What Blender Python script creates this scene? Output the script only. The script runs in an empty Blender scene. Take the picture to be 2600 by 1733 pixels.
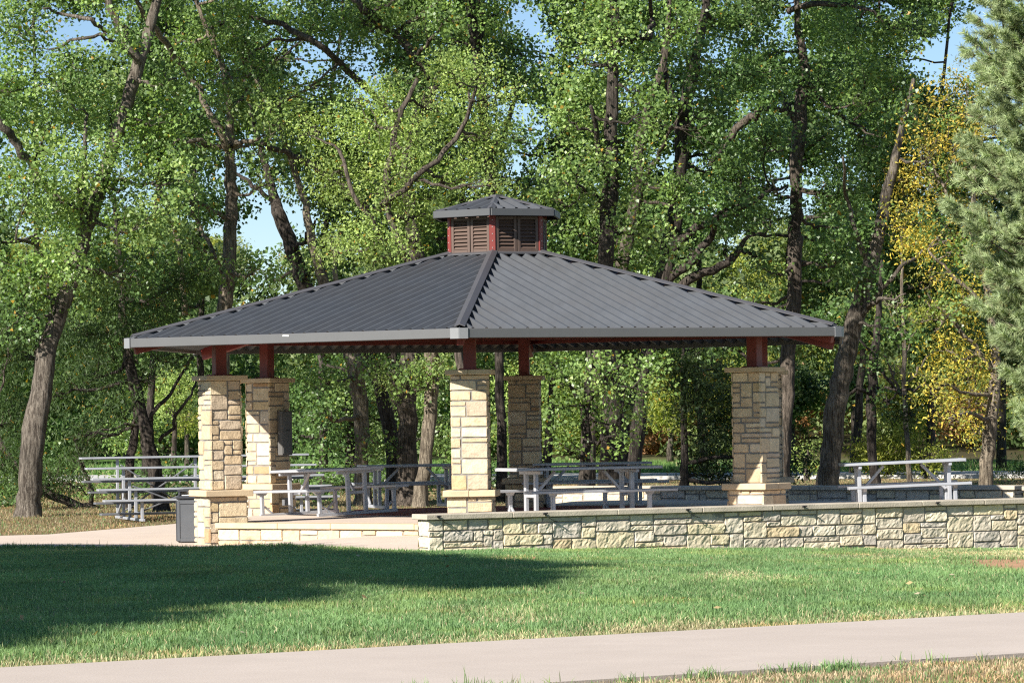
import bpy, bmesh, math, random
import numpy as np
from mathutils import Vector, Matrix
random.seed(7); rng = np.random.default_rng(7)
scene = bpy.context.scene
COL = scene.collection
R = math.radians

# ------------------------------------------------------------------ camera frame (photo: 2600 x 1733)
EYE = 1.61; FPX = 9250.0; HZ = 1052.0; ROLL = R(0.84)
PITCH = math.atan((HZ - 866.5) / FPX)
_F = np.array([0, math.cos(PITCH), math.sin(PITCH)]); _R0 = np.array([1.0, 0, 0]); _U0 = np.array([0, -math.sin(PITCH), math.cos(PITCH)])
_Rv = _R0 * math.cos(ROLL) - _U0 * math.sin(ROLL); _Uv = _U0 * math.cos(ROLL) + _R0 * math.sin(ROLL)
def at(px, py, Y):
    """World point at distance Y that the photograph shows at source pixel (px, py)."""
    d = _F + _Rv * ((px - 1300) / FPX) + _Uv * ((866.5 - py) / FPX)
    return np.array([0, 0, EYE]) + d * (Y / d[1])
def proj(P):
    q = np.asarray(P) - np.array([0, 0, EYE])
    z = q @ _F
    return 1300 + FPX * (q @ _Rv) / z, 866.5 - FPX * (q @ _Uv) / z
DS = 2600 / 2352.0      # coordinates read off a 2352 px wide view of the photograph
def ppm(Y): return FPX / Y

cam_d = bpy.data.cameras.new('camera'); cam = bpy.data.objects.new('camera', cam_d); COL.objects.link(cam)
cam_d.sensor_width = 36; cam_d.lens = FPX / 2600 * 36; cam_d.clip_end = 6000; cam_d.clip_start = 0.5
M = Matrix(((_Rv[0], _Uv[0], -_F[0], 0), (_Rv[1], _Uv[1], -_F[1], 0), (_Rv[2], _Uv[2], -_F[2], EYE), (0, 0, 0, 1)))
cam.matrix_world = M
scene.camera = cam

# ------------------------------------------------------------------ light
SUN_AZ = R(45); SUN_EL = R(32)
SUN = np.array([-math.sin(SUN_AZ) * math.cos(SUN_EL), -math.cos(SUN_AZ) * math.cos(SUN_EL), math.sin(SUN_EL)])
w = bpy.data.worlds.new("World"); scene.world = w; w.use_nodes = True
nt = w.node_tree; nt.nodes.clear()
sky = nt.nodes.new('ShaderNodeTexSky'); sky.sky_type = 'NISHITA'; sky.sun_disc = False
sky.sun_elevation = SUN_EL; sky.sun_rotation = math.atan2(SUN[0], SUN[1])
sky.air_density = 1.0; sky.dust_density = 0.0; sky.ozone_density = 4.0; sky.altitude = 2000
bg = nt.nodes.new('ShaderNodeBackground'); bg.inputs[1].default_value = 0.08
wo = nt.nodes.new('ShaderNodeOutputWorld')
tn = nt.nodes.new('ShaderNodeMix'); tn.data_type = 'RGBA'; tn.blend_type = 'MULTIPLY'; tn.inputs['Factor'].default_value = 1; tn.inputs['B'].default_value = (.96, .92, .88, 1)
nt.links.new(sky.outputs[0], tn.inputs['A']); nt.links.new(tn.outputs['Result'], bg.inputs[0]); nt.links.new(bg.outputs[0], wo.inputs[0])
sl = bpy.data.lights.new('sun', 'SUN'); sl.energy = 5.0; sl.angle = R(0.53); sl.color = (1.0, 0.95, 0.86)
so = bpy.data.objects.new('sun', sl); COL.objects.link(so)
so.rotation_euler = Vector(SUN).to_track_quat('Z', 'Y').to_euler(); so.location = (-40, -30, 40)
scene.view_settings.view_transform = 'Standard'; scene.view_settings.look = 'None'
scene.view_settings.exposure = 0; scene.view_settings.gamma = 1
c = scene.cycles
c.max_bounces = 7; c.diffuse_bounces = 4; c.glossy_bounces = 2; c.transmission_bounces = 4; c.transparent_max_bounces = 6
c.caustics_reflective = False; c.caustics_refractive = False
c.use_denoising = False
c.film_exposure = 1.8
c.sample_clamp_indirect = 4.0
try: scene.render.filter_size = 1.2; c.filter_width = 1.2
except Exception: pass

# ------------------------------------------------------------------ noise
_tab = rng.random((256, 256))
def vnoise(x, y):
    x = np.asarray(x, float); y = np.asarray(y, float)
    xi = np.floor(x).astype(int); yi = np.floor(y).astype(int); fx = x - xi; fy = y - yi
    fx = fx * fx * (3 - 2 * fx); fy = fy * fy * (3 - 2 * fy)
    a = _tab[xi & 255, yi & 255]; b = _tab[(xi + 1) & 255, yi & 255]; cc = _tab[xi & 255, (yi + 1) & 255]; d = _tab[(xi + 1) & 255, (yi + 1) & 255]
    return (a * (1 - fx) + b * fx) * (1 - fy) + (cc * (1 - fx) + d * fx) * fy
def fbm(x, y, o=3):
    s = 0; a = .5; t = 0
    for i in range(o):
        s = s + a * vnoise(np.asarray(x) * 2 ** i + 17 * i, np.asarray(y) * 2 ** i + 5 * i); t += a; a *= .5
    return s / t
def sstep(a, b, x):
    t = np.clip((np.asarray(x, float) - a) / (b - a), 0, 1); return t * t * (3 - 2 * t)

# ------------------------------------------------------------------ materials
def mat(name, base, rough=.7, metal=0, spec=.5, var=0.0, vscale=6, bump=0, bscale=60, attr=None, trans=0, stretch=None, var2=0, v2scale=1.2, tint2=None, coat=0):
    m = bpy.data.materials.new(name); m.use_nodes = True
    n = m.node_tree.nodes; l = m.node_tree.links; n.clear()
    out = n.new('ShaderNodeOutputMaterial'); b = n.new('ShaderNodeBsdfPrincipled')
    b.inputs['Roughness'].default_value = rough; b.inputs['Metallic'].default_value = metal
    b.inputs['Specular IOR Level'].default_value = spec
    if coat: b.inputs['Coat Weight'].default_value = coat
    tc = n.new('ShaderNodeTexCoord'); mp = n.new('ShaderNodeMapping'); l.new(tc.outputs['Object'], mp.inputs[0])
    if stretch: mp.inputs['Scale'].default_value = stretch
    if attr:
        a = n.new('ShaderNodeAttribute'); a.attribute_name = attr; cs = a.outputs['Color']
    else:
        a = n.new('ShaderNodeRGB'); a.outputs[0].default_value = (*base, 1); cs = a.outputs[0]
    def varied(cs, sc, amt, tint=None):
        t = n.new('ShaderNodeTexNoise'); t.inputs['Scale'].default_value = sc; t.inputs['Detail'].default_value = 6; t.inputs['Roughness'].default_value = .65
        l.new(mp.outputs[0], t.inputs['Vector'])
        r = n.new('ShaderNodeMapRange'); r.inputs['From Min'].default_value = .3; r.inputs['From Max'].default_value = .7
        r.inputs['To Min'].default_value = 1 - amt; r.inputs['To Max'].default_value = 1 + amt if not tint else 1
        l.new(t.outputs[0], r.inputs[0])
        if tint:
            r.inputs['To Min'].default_value = 0; r.inputs['To Max'].default_value = amt
            mx = n.new('ShaderNodeMix'); mx.data_type = 'RGBA'; mx.blend_type = 'MIX'
            l.new(r.outputs[0], mx.inputs['Factor']); l.new(cs, mx.inputs['A']); mx.inputs['B'].default_value = (*tint, 1)
            return mx.outputs['Result']
        mx = n.new('ShaderNodeMix'); mx.data_type = 'RGBA'; mx.blend_type = 'MULTIPLY'; mx.inputs['Factor'].default_value = 1
        l.new(cs, mx.inputs['A']); l.new(r.outputs[0], mx.inputs['B'])
        return mx.outputs['Result']
    if var: cs = varied(cs, vscale, var)
    if var2: cs = varied(cs, v2scale, var2, tint2)
    l.new(cs, b.inputs['Base Color'])
    if bump:
        t = n.new('ShaderNodeTexNoise'); t.inputs['Scale'].default_value = bscale; t.inputs['Detail'].default_value = 5
        l.new(mp.outputs[0], t.inputs['Vector'])
        bn = n.new('ShaderNodeBump'); bn.inputs['Strength'].default_value = min(1, bump); bn.inputs['Distance'].default_value = .02
        l.new(t.outputs[0], bn.inputs['Height']); l.new(bn.outputs[0], b.inputs['Normal'])
    if trans:
        tr = n.new('ShaderNodeBsdfTranslucent'); mu = n.new('ShaderNodeMix'); mu.data_type = 'RGBA'; mu.blend_type = 'MULTIPLY'
        mu.inputs['Factor'].default_value = 1; l.new(cs, mu.inputs['A']); mu.inputs['B'].default_value = (1.5, 1.6, .7, 1)
        l.new(mu.outputs['Result'], tr.inputs[0])
        ms = n.new('ShaderNodeMixShader'); ms.inputs[0].default_value = trans
        l.new(b.outputs[0], ms.inputs[1]); l.new(tr.outputs[0], ms.inputs[2]); l.new(ms.outputs[0], out.inputs[0])
    else: l.new(b.outputs[0], out.inputs[0])
    return m
def bark(name, base, dark):
    m = bpy.data.materials.new(name); m.use_nodes = True
    n = m.node_tree.nodes; l = m.node_tree.links; n.clear()
    out = n.new('ShaderNodeOutputMaterial'); b = n.new('ShaderNodeBsdfPrincipled'); b.inputs['Roughness'].default_value = .9; b.inputs['Specular IOR Level'].default_value = .2
    tc = n.new('ShaderNodeTexCoord'); mp = n.new('ShaderNodeMapping'); mp.inputs['Scale'].default_value = (16, 16, 1.9); l.new(tc.outputs['Object'], mp.inputs[0])
    t = n.new('ShaderNodeTexNoise'); t.inputs['Scale'].default_value = 1.6; t.inputs['Detail'].default_value = 6; t.inputs['Roughness'].default_value = .7; t.inputs['Distortion'].default_value = .6
    l.new(mp.outputs[0], t.inputs['Vector'])
    cr = n.new('ShaderNodeValToRGB'); cr.color_ramp.elements[0].position = .41; cr.color_ramp.elements[0].color = (*dark, 1)
    cr.color_ramp.elements[1].position = .58; cr.color_ramp.elements[1].color = (*base, 1)
    l.new(t.outputs[0], cr.inputs[0])
    t2 = n.new('ShaderNodeTexNoise'); t2.inputs['Scale'].default_value = 1.1; t2.inputs['Detail'].default_value = 4; l.new(tc.outputs['Object'], t2.inputs['Vector'])
    r = n.new('ShaderNodeMapRange'); r.inputs['From Min'].default_value = .35; r.inputs['From Max'].default_value = .65; r.inputs['To Min'].default_value = .7; r.inputs['To Max'].default_value = 1.25
    l.new(t2.outputs[0], r.inputs[0])
    mx = n.new('ShaderNodeMix'); mx.data_type = 'RGBA'; mx.blend_type = 'MULTIPLY'; mx.inputs['Factor'].default_value = 1
    l.new(cr.outputs[0], mx.inputs['A']); l.new(r.outputs[0], mx.inputs['B']); l.new(mx.outputs['Result'], b.inputs['Base Color'])
    bn = n.new('ShaderNodeBump'); bn.inputs['Strength'].default_value = 1; bn.inputs['Distance'].default_value = .09
    l.new(t.outputs[0], bn.inputs['Height']); l.new(bn.outputs[0], b.inputs['Normal']); l.new(b.outputs[0], out.inputs[0])
    return m

MT = dict(
    stone=mat('rough_limestone', (.5, .4, .28), .9, spec=.2, attr='col', var=.18, vscale=9, bump=.5, bscale=35),
    mortar=mat('mortar', (.27, .255, .235), .95, spec=.1, var=.15, bump=.3, bscale=80),
    cap=mat('smooth_limestone', (.60, .47, .31), .85, spec=.2, var=.12, vscale=5, bump=.15, bscale=60),
    capgrey=mat('weathered_limestone', (.54, .47, .37), .9, spec=.2, var=.18, vscale=3, bump=.3, bscale=50, var2=.35, v2scale=2.2, tint2=(.22, .2, .17)),
    roof=mat('charcoal_metal', (.079, .086, .097), .45, spec=.5, var=.14, vscale=2.2, var2=.45, v2scale=.7, tint2=(.085, .08, .075)),
    trim=mat('grey_metal', (.125, .125, .128), .45, spec=.5, var=.06, vscale=2),
    trimdark=mat('slate_metal', (.085, .088, .092), .45, spec=.5, var=.06, vscale=2),
    trimlight=mat('pale_grey_metal', (.23, .235, .245), .4, spec=.5, var=.06, vscale=4),
    ridge=mat('ridge_metal', (.080, .078, .084), .5, spec=.5, var=.08, vscale=2),
    red=mat('red_steel', (.22, .035, .028), .5, spec=.5, var=.10, vscale=3),
    bolt=mat('bolt_steel', (.5, .45, .42), .4, metal=.5),
    louver=mat('brown_metal', (.115, .075, .058), .55, var=.06, vscale=3),
    alu=mat('galvanized_aluminium', (.46, .47, .50), .42, metal=.25, spec=.5, var=.08, vscale=5),
    aludark=mat('dull_galvanized_steel', (.20, .205, .22), .5, metal=.3, var=.15, vscale=4),
    concrete=mat('concrete', (.64, .53, .44), .9, spec=.2, var=.08, vscale=1.2, bump=.12, bscale=40, var2=.5, v2scale=.35, tint2=(.57, .465, .385)),
    path=mat('broom_concrete', (.54, .465, .405), .9, spec=.2, var=.07, vscale=1.6, bump=.15, bscale=60, var2=.8, v2scale=.45, tint2=(.47, .40, .345)),
    redfloor=mat('red_concrete', (.44, .13, .10), .85, spec=.3, var=.1, vscale=2),
    joint=mat('joint', (.16, .13, .11), .95, spec=.1),
    road=mat('pale_concrete', (.55, .53, .50), .9, spec=.2, var=.06, vscale=1),
    ground=mat('soil_and_turf', (.1, .1, .05), .95, spec=.1, attr='col', var=.25, vscale=2.5, bump=.4, bscale=20),
    grass=mat('grass_blades', (.05, .1, .02), .5, spec=.35, attr='col', trans=.28),
    leaf=mat('glossy_leaves', (.06, .1, .03), .40, spec=.45, attr='col', trans=.30),
    soft=mat('matte_leaves', (.06, .1, .03), .55, spec=.35, attr='col', trans=.34),
    needle=mat('pine_needles', (.05, .08, .03), .5, spec=.4, attr='col', trans=.12),
    deadleaf=mat('dry_leaves', (.3, .15, .06), .8, attr='col', trans=.2),
    plastic=mat('dark_grey_plastic', (.035, .037, .045), .5, var=.1, vscale=5),
    plastic2=mat('grey_plastic', (.085, .09, .10), .55, var=.1, vscale=5),
    bag=mat('white_plastic', (.7, .7, .7), .4),
    steelbox=mat('grey_painted_steel', (.12, .115, .11), .5, var=.08, vscale=4),
    black=mat('black_rubber', (.012, .012, .014), .6),
    white=mat('white_label', (.75, .75, .73), .5),
    bark_grey=bark('grey_bark', (.25, .215, .175), (.075, .060, .048)),
    bark_brown=bark('brown_bark', (.19, .155, .125), (.055, .044, .035)),
    bark_dark=bark('dark_bark', (.115, .095, .08), (.032, .026, .022)),
    bark_pale=bark('pale_bark', (.36, .30, .225), (.12, .095, .07)),
)

# ------------------------------------------------------------------ mesh helpers
class MB:
    def __init__(s): s.v = []; s.f = []; s.c = []; s.mi = []
    def add(s, verts, faces, col=None, mi=0):
        o = len(s.v); s.v.extend([tuple(p) for p in verts]); s.f.extend([tuple(i + o for i in f) for f in faces])
        s.c.extend([col or (1, 1, 1)] * len(verts)); s.mi.extend([mi] * len(faces)); return s
    def box(s, cen, size, ax=None, bev=0.0, mi=0, col=None):
        """Box at centre cen, full size, axes ax (3 unit vectors as rows), chamfered by bev."""
        ax = np.eye(3) if ax is None else np.asarray(ax); h = np.asarray(size) / 2.0; cen = np.asarray(cen)
        if bev <= 0 or bev * 2.2 > min(size):
            vs = [cen + ax.T @ (h * np.array(k)) for k in [(-1,-1,-1),(1,-1,-1),(1,1,-1),(-1,1,-1),(-1,-1,1),(1,-1,1),(1,1,1),(-1,1,1)]]
            return s.add(vs, [(3,2,1,0),(4,5,6,7),(0,1,5,4),(1,2,6,5),(2,3,7,6),(3,0,4,7)], col, mi)
        vs = []; idx = {}
        for sx in (-1, 1):
            for sy in (-1, 1):
                for sz in (-1, 1):
                    for a in range(3):
                        k = h.copy() - bev; k[a] = h[a]; idx[(sx, sy, sz, a)] = len(vs)
                        vs.append(cen + ax.T @ (k * np.array((sx, sy, sz))))
        fs = []
        for a in range(3):
            b, d = (a + 1) % 3, (a + 2) % 3
            for sg in (-1, 1):
                q = []
                for (u, v) in ((-1, -1), (1, -1), (1, 1), (-1, 1)):
                    k = [0, 0, 0]; k[a] = sg; k[b] = u; k[d] = v; q.append(idx[(*k, a)])
                fs.append(tuple(q if sg > 0 else q[::-1]))
            for u in (-1, 1):
                for v in (-1, 1):
                    def kk(t):
                        k = [0, 0, 0]; k[a] = t; k[b] = u; k[d] = v; return tuple(k)
                    q = [idx[(*kk(-1), b)], idx[(*kk(1), b)], idx[(*kk(1), d)], idx[(*kk(-1), d)]]
                    fs.append(tuple(q if u * v < 0 else q[::-1]))
        for sx in (-1, 1):
            for sy in (-1, 1):
                for sz in (-1, 1):
                    q = [idx[(sx, sy, sz, a)] for a in range(3)]
                    fs.append(tuple(q if sx * sy * sz > 0 else q[::-1]))
        return s.add(vs, fs, col, mi)
    def bar(s, p, q, wd, ht, up=(0, 0, 1), bev=.006, mi=0):
        p = np.asarray(p, float); q = np.asarray(q, float); d = q - p; L = np.linalg.norm(d); d /= L
        up = np.asarray(up, float); sd = np.cross(d, up)
        if np.linalg.norm(sd) < 1e-6: sd = np.cross(d, (1.0, 0, 0))
        sd /= np.linalg.norm(sd); u2 = np.cross(sd, d)
        return s.box((p + q) / 2, (L, wd, ht), np.array([d, -sd, u2]), bev, mi)
    def tube(s, pts, rads, n=8, mi=0, cap=True, lump=0.0):
        pts = np.asarray(pts, float); o = len(s.v); k = len(pts)
        T = np.gradient(pts, axis=0); T /= np.linalg.norm(T, axis=1)[:, None] + 1e-9
        ref = np.array([0.31, .95, .05]) if abs(T[0][2]) > .5 else np.array([0, 0, 1.0])
        for i in range(k):
            a = np.cross(T[i], ref); a /= np.linalg.norm(a) + 1e-9; b = np.cross(T[i], a)
            for j in range(n):
                th = 2 * math.pi * j / n; r = rads[i]
                if lump: r *= 1 + lump * (vnoise(j * 10.8 / n + 3.1 * o % 97, i * .55) - .5) + (.13 * (vnoise(j * .95 + o % 61, i * .16) - .5) if n > 16 else 0)
                s.v.append(tuple(pts[i] + r * (math.cos(th) * a + math.sin(th) * b))); s.c.append((1, 1, 1))
        for i in range(k - 1):
            for j in range(n):
                s.f.append((o + i * n + j, o + i * n + (j + 1) % n, o + (i + 1) * n + (j + 1) % n, o + (i + 1) * n + j)); s.mi.append(mi)
        if cap:
            s.f.append(tuple(o + j for j in range(n))[::-1]); s.mi.append(mi)
            s.f.append(tuple(o + (k - 1) * n + j for j in range(n))); s.mi.append(mi)
        return s
    def prism(s, poly, z0, z1, mi=0):
        n = len(poly); vs = [(x, y, z0) for x, y in poly] + [(x, y, z1) for x, y in poly]
        return s.add(vs, [tuple(range(n))[::-1], tuple(range(n, 2 * n))] + [(i, (i + 1) % n, n + (i + 1) % n, n + i) for i in range(n)], None, mi)
    def build(s, name, mats, parent=None, smooth=False, origin=None):
        me = bpy.data.meshes.new(name)
        v = np.array(s.v, float)
        o = np.zeros(3) if origin is None else np.asarray(origin, float)
        me.from_pydata((v - o).tolist(), [], s.f)
        if not isinstance(mats, (list, tuple)): mats = [mats]
        for m in mats: me.materials.append(m)
        me.polygons.foreach_set('material_index', s.mi)
        ca = me.color_attributes.new('col', 'FLOAT_COLOR', 'POINT')
        cc = np.ones((len(v), 4)); cc[:, :3] = np.array(s.c); ca.data.foreach_set('color', cc.ravel())
        if smooth: me.polygons.foreach_set('use_smooth', [True] * len(me.polygons))
        me.update()
        ob = bpy.data.objects.new(name, me); COL.objects.link(ob)
        if parent is not None:
            ob.parent = parent
        ob.location = o if parent is None else tuple(o)
        return ob
def npmesh(name, V, F, C, m, parent=None, smooth=False):
    """V (n,3), F (k,3|4) vertex indices, C (n,3) colours: one mesh, fast."""
    me = bpy.data.meshes.new(name); n, k, s = len(V), len(F), F.shape[1]
    me.vertices.add(n); me.vertices.foreach_set('co', np.ascontiguousarray(V, np.float32).ravel())
    me.loops.add(k * s); me.loops.foreach_set('vertex_index', np.ascontiguousarray(F, np.int32).ravel())
    me.polygons.add(k); me.polygons.foreach_set('loop_start', np.arange(0, k * s, s, dtype=np.int32))
    try: me.polygons.foreach_set('loop_total', np.full(k, s, np.int32))
    except Exception: pass
    ca = me.color_attributes.new('col', 'FLOAT_COLOR', 'POINT')
    cc = np.ones((n, 4), np.float32); cc[:, :3] = C; ca.data.foreach_set('color', cc.ravel())
    if smooth: me.polygons.foreach_set('use_smooth', np.ones(k, bool))
    me.materials.append(m); me.update(calc_edges=True)
    ob = bpy.data.objects.new(name, me); COL.objects.link(ob)
    if parent is not None: ob.parent = parent
    return ob
def tag(o, label=None, cat=None, group=None, kind=None):
    if label: o['label'] = label
    if cat: o['category'] = cat
    if group: o['group'] = group
    if kind: o['kind'] = kind
    return o
def thing(name, label, cat, loc=(0, 0, 0), rz=0, group=None):
    o = bpy.data.objects.new(name, None); COL.objects.link(o); o.location = tuple(loc); o.rotation_euler = (0, 0, rz); o.empty_display_size = .2
    return tag(o, label, cat, group)
def copy_tree(o, parent=None):
    cpy = o.copy(); COL.objects.link(cpy); cpy.parent = parent
    for ch in list(o.children): copy_tree(ch, cpy)
    return cpy

# ------------------------------------------------------------------ terrain
def ground_z(x, y):
    x = np.asarray(x, float); y = np.asarray(y, float)
    z = np.interp(y, [-50, 0, 22, 29, 36, 44, 50, 56, 62, 75, 112, 124, 150, 190, 260, 500, 3000],
                  [0.0, .02, 0, -.01, -.07, -.17, -.27, -.37, -.36, -.30, -.28, -.22, .5, 3.2, 5, 9, 30])
    z = z - .022 * np.clip(x, 0, 12) * sstep(32, 52, y) * (1 - sstep(66, 85, y))
    z = z + .03 * (fbm(x * .35, y * .35) - .5) * sstep(26, 32, y) * (1 - sstep(47, 50, y))
    z = z + .15 * sstep(-5.0, -1.6, x) * (1 - sstep(.2, 1.5, x)) * sstep(50.8, 54.2, y) * (1 - sstep(58, 61, y))
    z = z + (fbm(x * .05 + 9, y * .05) - .5) * 3.0 * sstep(150, 220, y)
    return z
# foreground path between two parallel lines (runs away to the right)
PD = np.array([math.cos(R(33)), math.sin(R(33))]); PN = np.array([-PD[1], PD[0]])
PFAR = np.array([-3.3, 23.6]) @ PN; PNEAR = np.array([.32, 21.6]) @ PN
def path_s(x, y): return np.asarray(x) * PN[0] + np.asarray(y) * PN[1]
# pavement left of the pavilion: near edge line
def lawn_far(x): return np.interp(x, [-40, -7.5, -4.0, -1.3, -1.2, 20], [60, 57.0, 54.0, 50.6, 49.95, 49.95 + 21.2 * .4663])
def pave_far(x): return np.interp(x, [-40, -8.0, -5.6, -3.0], [50, 62.5, 68.6, 76])
def dirt(x, y):  # worn soil at the right of the lawn
    return sstep(1.30, .7, np.hypot((x - 6.5) / 1.6, (y - 41) / 7) + .35 * (fbm(np.asarray(x) * 1.3, np.asarray(y) * .8) - .5))
def dryness(x, y):
    s = path_s(x, y)
    d = .9 * sstep(1.5, -.1, s - PFAR + .5 * (fbm(np.asarray(x) * 1.5, np.asarray(y) * 1.5) - .5))
    d = d + .9 * sstep(.70, .85, fbm(np.asarray(x) * .45 + 31, np.asarray(y) * .22)) * .6
    d = d + .75 * sstep(2.5, 5.5, x) * sstep(40, 48, y) * sstep(.35, .6, fbm(np.asarray(x) * .7, np.asarray(y) * .3 + 4))
    return np.clip(d, 0, 1)
xs = np.concatenate([[-2500, -1200, -600, -300, -150, -80, -50], np.arange(-34, 34.1, .6), [50, 80, 150, 300, 600, 1200, 2500]])
ys = np.concatenate([[-40, -20, 0, 10], np.arange(16, 80, .6), np.arange(80, 262, 3.0), [300, 400, 600, 1000, 1800, 3000]])
X, Y = np.meshgrid(xs, ys); Z = ground_z(X, Y)
nx, ny = len(xs), len(ys); V = np.stack([X, Y, Z], -1).reshape(-1, 3)
ii = (np.arange(ny - 1)[:, None] * nx + np.arange(nx - 1)[None]).ravel()
F = np.stack([ii, ii + 1, ii + nx + 1, ii + nx], 1)
x, y = V[:, 0], V[:, 1]
lawn_c = np.array([.11, .165, .055]); dry_c = np.array([.26, .20, .11]); dirt_c = np.array([.46, .27, .16]); far_c = np.array([.06, .09, .022]); hill_c = np.array([.07, .06, .03]); mulch = np.array([.12, .09, .055])
def mixc(a, b, t): return a + (b - a) * np.asarray(t)[:, None]
Cg = np.tile(lawn_c, (len(V), 1))
Cg = mixc(Cg, dry_c * .7, dryness(x, y) * .7); Cg = mixc(Cg, dirt_c, dirt(x, y))
Cg = mixc(Cg, dry_c * 1.0, (path_s(x, y) < PNEAR + .2).astype(float))
back = (y > lawn_far(x) + .3).astype(float)
Cg = mixc(Cg, dry_c * (.75 + .0), back)
rd = 108 - .54 * x
Cg = mixc(Cg, np.array([.12, .22, .06]), sstep(-1, 1, y - rd - 3) * (1 - sstep(20, 30, y - rd)))
Cg = mixc(Cg, hill_c, sstep(20, 30, y - rd))
tag(npmesh('ground', V, F, Cg, MT['ground'], smooth=True), kind='structure', label='open ground of the park, dry behind and turf in front')

def sheet(name, poly_rows, m, lift=.012, kind='structure', label=None, thick=.12):
    """A paved sheet given as rows of points following the terrain; has a real edge."""
    rows = [np.asarray(r, float) for r in poly_rows]; nr, nc = len(rows), len(rows[0])
    P = np.concatenate(rows); z = ground_z(P[:, 0], P[:, 1]) + lift
    mb = MB(); top = [(p[0], p[1], q) for p, q in zip(P, z)]
    fs = [(i * nc + j, i * nc + j + 1, (i + 1) * nc + j + 1, (i + 1) * nc + j) for i in range(nr - 1) for j in range(nc - 1)]
    mb.add(top, fs)
    ring = [j for j in range(nc)] + [i * nc + nc - 1 for i in range(1, nr)] + [(nr - 1) * nc + j for j in range(nc - 2, -1, -1)] + [i * nc for i in range(nr - 2, 0, -1)]
    n = len(ring); vs = [top[k] for k in ring] + [(top[k][0], top[k][1], top[k][2] - thick) for k in ring]
    mb.add(vs, [((i + 1) % n, i, n + i, n + (i + 1) % n) for i in range(n)])
    return tag(mb.build(name, m), kind=kind, label=label)
t = np.arange(-40, 60, 1.0)
jag = .02 * (vnoise(t * 2.3, t * 0 + 3) - .5)
rows = [[tuple(PD * a + PN * (PNEAR + (PFAR - PNEAR) * k + (j if k in (0, 1) else 0))) for a, j in zip(t, jag)] for k in (0, .33, .66, 1)]
sheet('path', rows, MT['path'], lift=.03, label='wide pale concrete path across the foreground')
# pavement beside the pavilion
xx = np.concatenate([np.arange(-40, -8, 2.0), np.arange(-8, -1.1, .5), [-1.18]])
far = np.where(xx < -5.5, pave_far(xx), np.interp(xx, [-5.5, -4.6, -1.18], [69, 58.5, 56.2]))
far = np.maximum(far, lawn_far(xx) + .5)
rows = [[(a, lawn_far(a) + (b - lawn_far(a)) * k) for a, b in zip(xx, far)] for k in np.linspace(0, 1, 8)]
sheet('pavement', rows, MT['concrete'], lift=.035, label='concrete pavement sweeping past the pavilion on the left')
xx = np.arange(-90, 91, 3.0)
sheet('road', [[(a, 108 - .54 * a + k) for a in xx] for k in (-3.0, 0, 3.0)], MT['road'], lift=.10, label='pale concrete road beyond the trees')

# ------------------------------------------------------------------ stonework
PAL = [((.64, .50, .33), 5), ((.68, .56, .38), 4), ((.60, .46, .30), 4), ((.56, .45, .33), 2.5), ((.66, .56, .42), 2), ((.50, .33, .19), .3), ((.62, .48, .28), .8)]
PALW = [((.66, .57, .41), 4), ((.62, .55, .43), 4), ((.56, .49, .39), 3), ((.70, .60, .40), 2.5), ((.50, .45, .38), 2), ((.64, .51, .32), .7), ((.72, .63, .47), 2)]
def pick(pal):
    cs, ws = zip(*pal); k = np.array(random.choices(cs, ws)[0]); return tuple(np.clip(k * random.uniform(.88, 1.12), 0, .8))
def ashlar(W, H, unit, rnd, wmax=6, hmax=3, wmin=2):
    nu, nv = max(1, round(W / unit)), max(1, round(H / unit)); g = [[0] * nu for _ in range(nv)]; out = []
    for j in range(nv):
        for i in range(nu):
            if g[j][i]: continue
            k = 0
            while i + k < nu and not g[j][i + k]: k += 1
            hh = min(rnd.choices([1, 2, 3], [3.0, 4.5, 3.0])[0], hmax, nv - j)
            lo = max(wmin, hh + (1 if rnd.random() < .75 else 0)); ww = min(rnd.randint(lo, max(wmax, lo)), k)
            if k - ww == 1: ww = k if ww < wmax else ww - 1
            if hh > ww: hh = ww
            for b in range(hh):
                for a in range(ww): g[j + b][i + a] = 1
            out.append((i * W / nu, j * H / nv, ww * W / nu, hh * H / nv))
    return out
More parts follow.
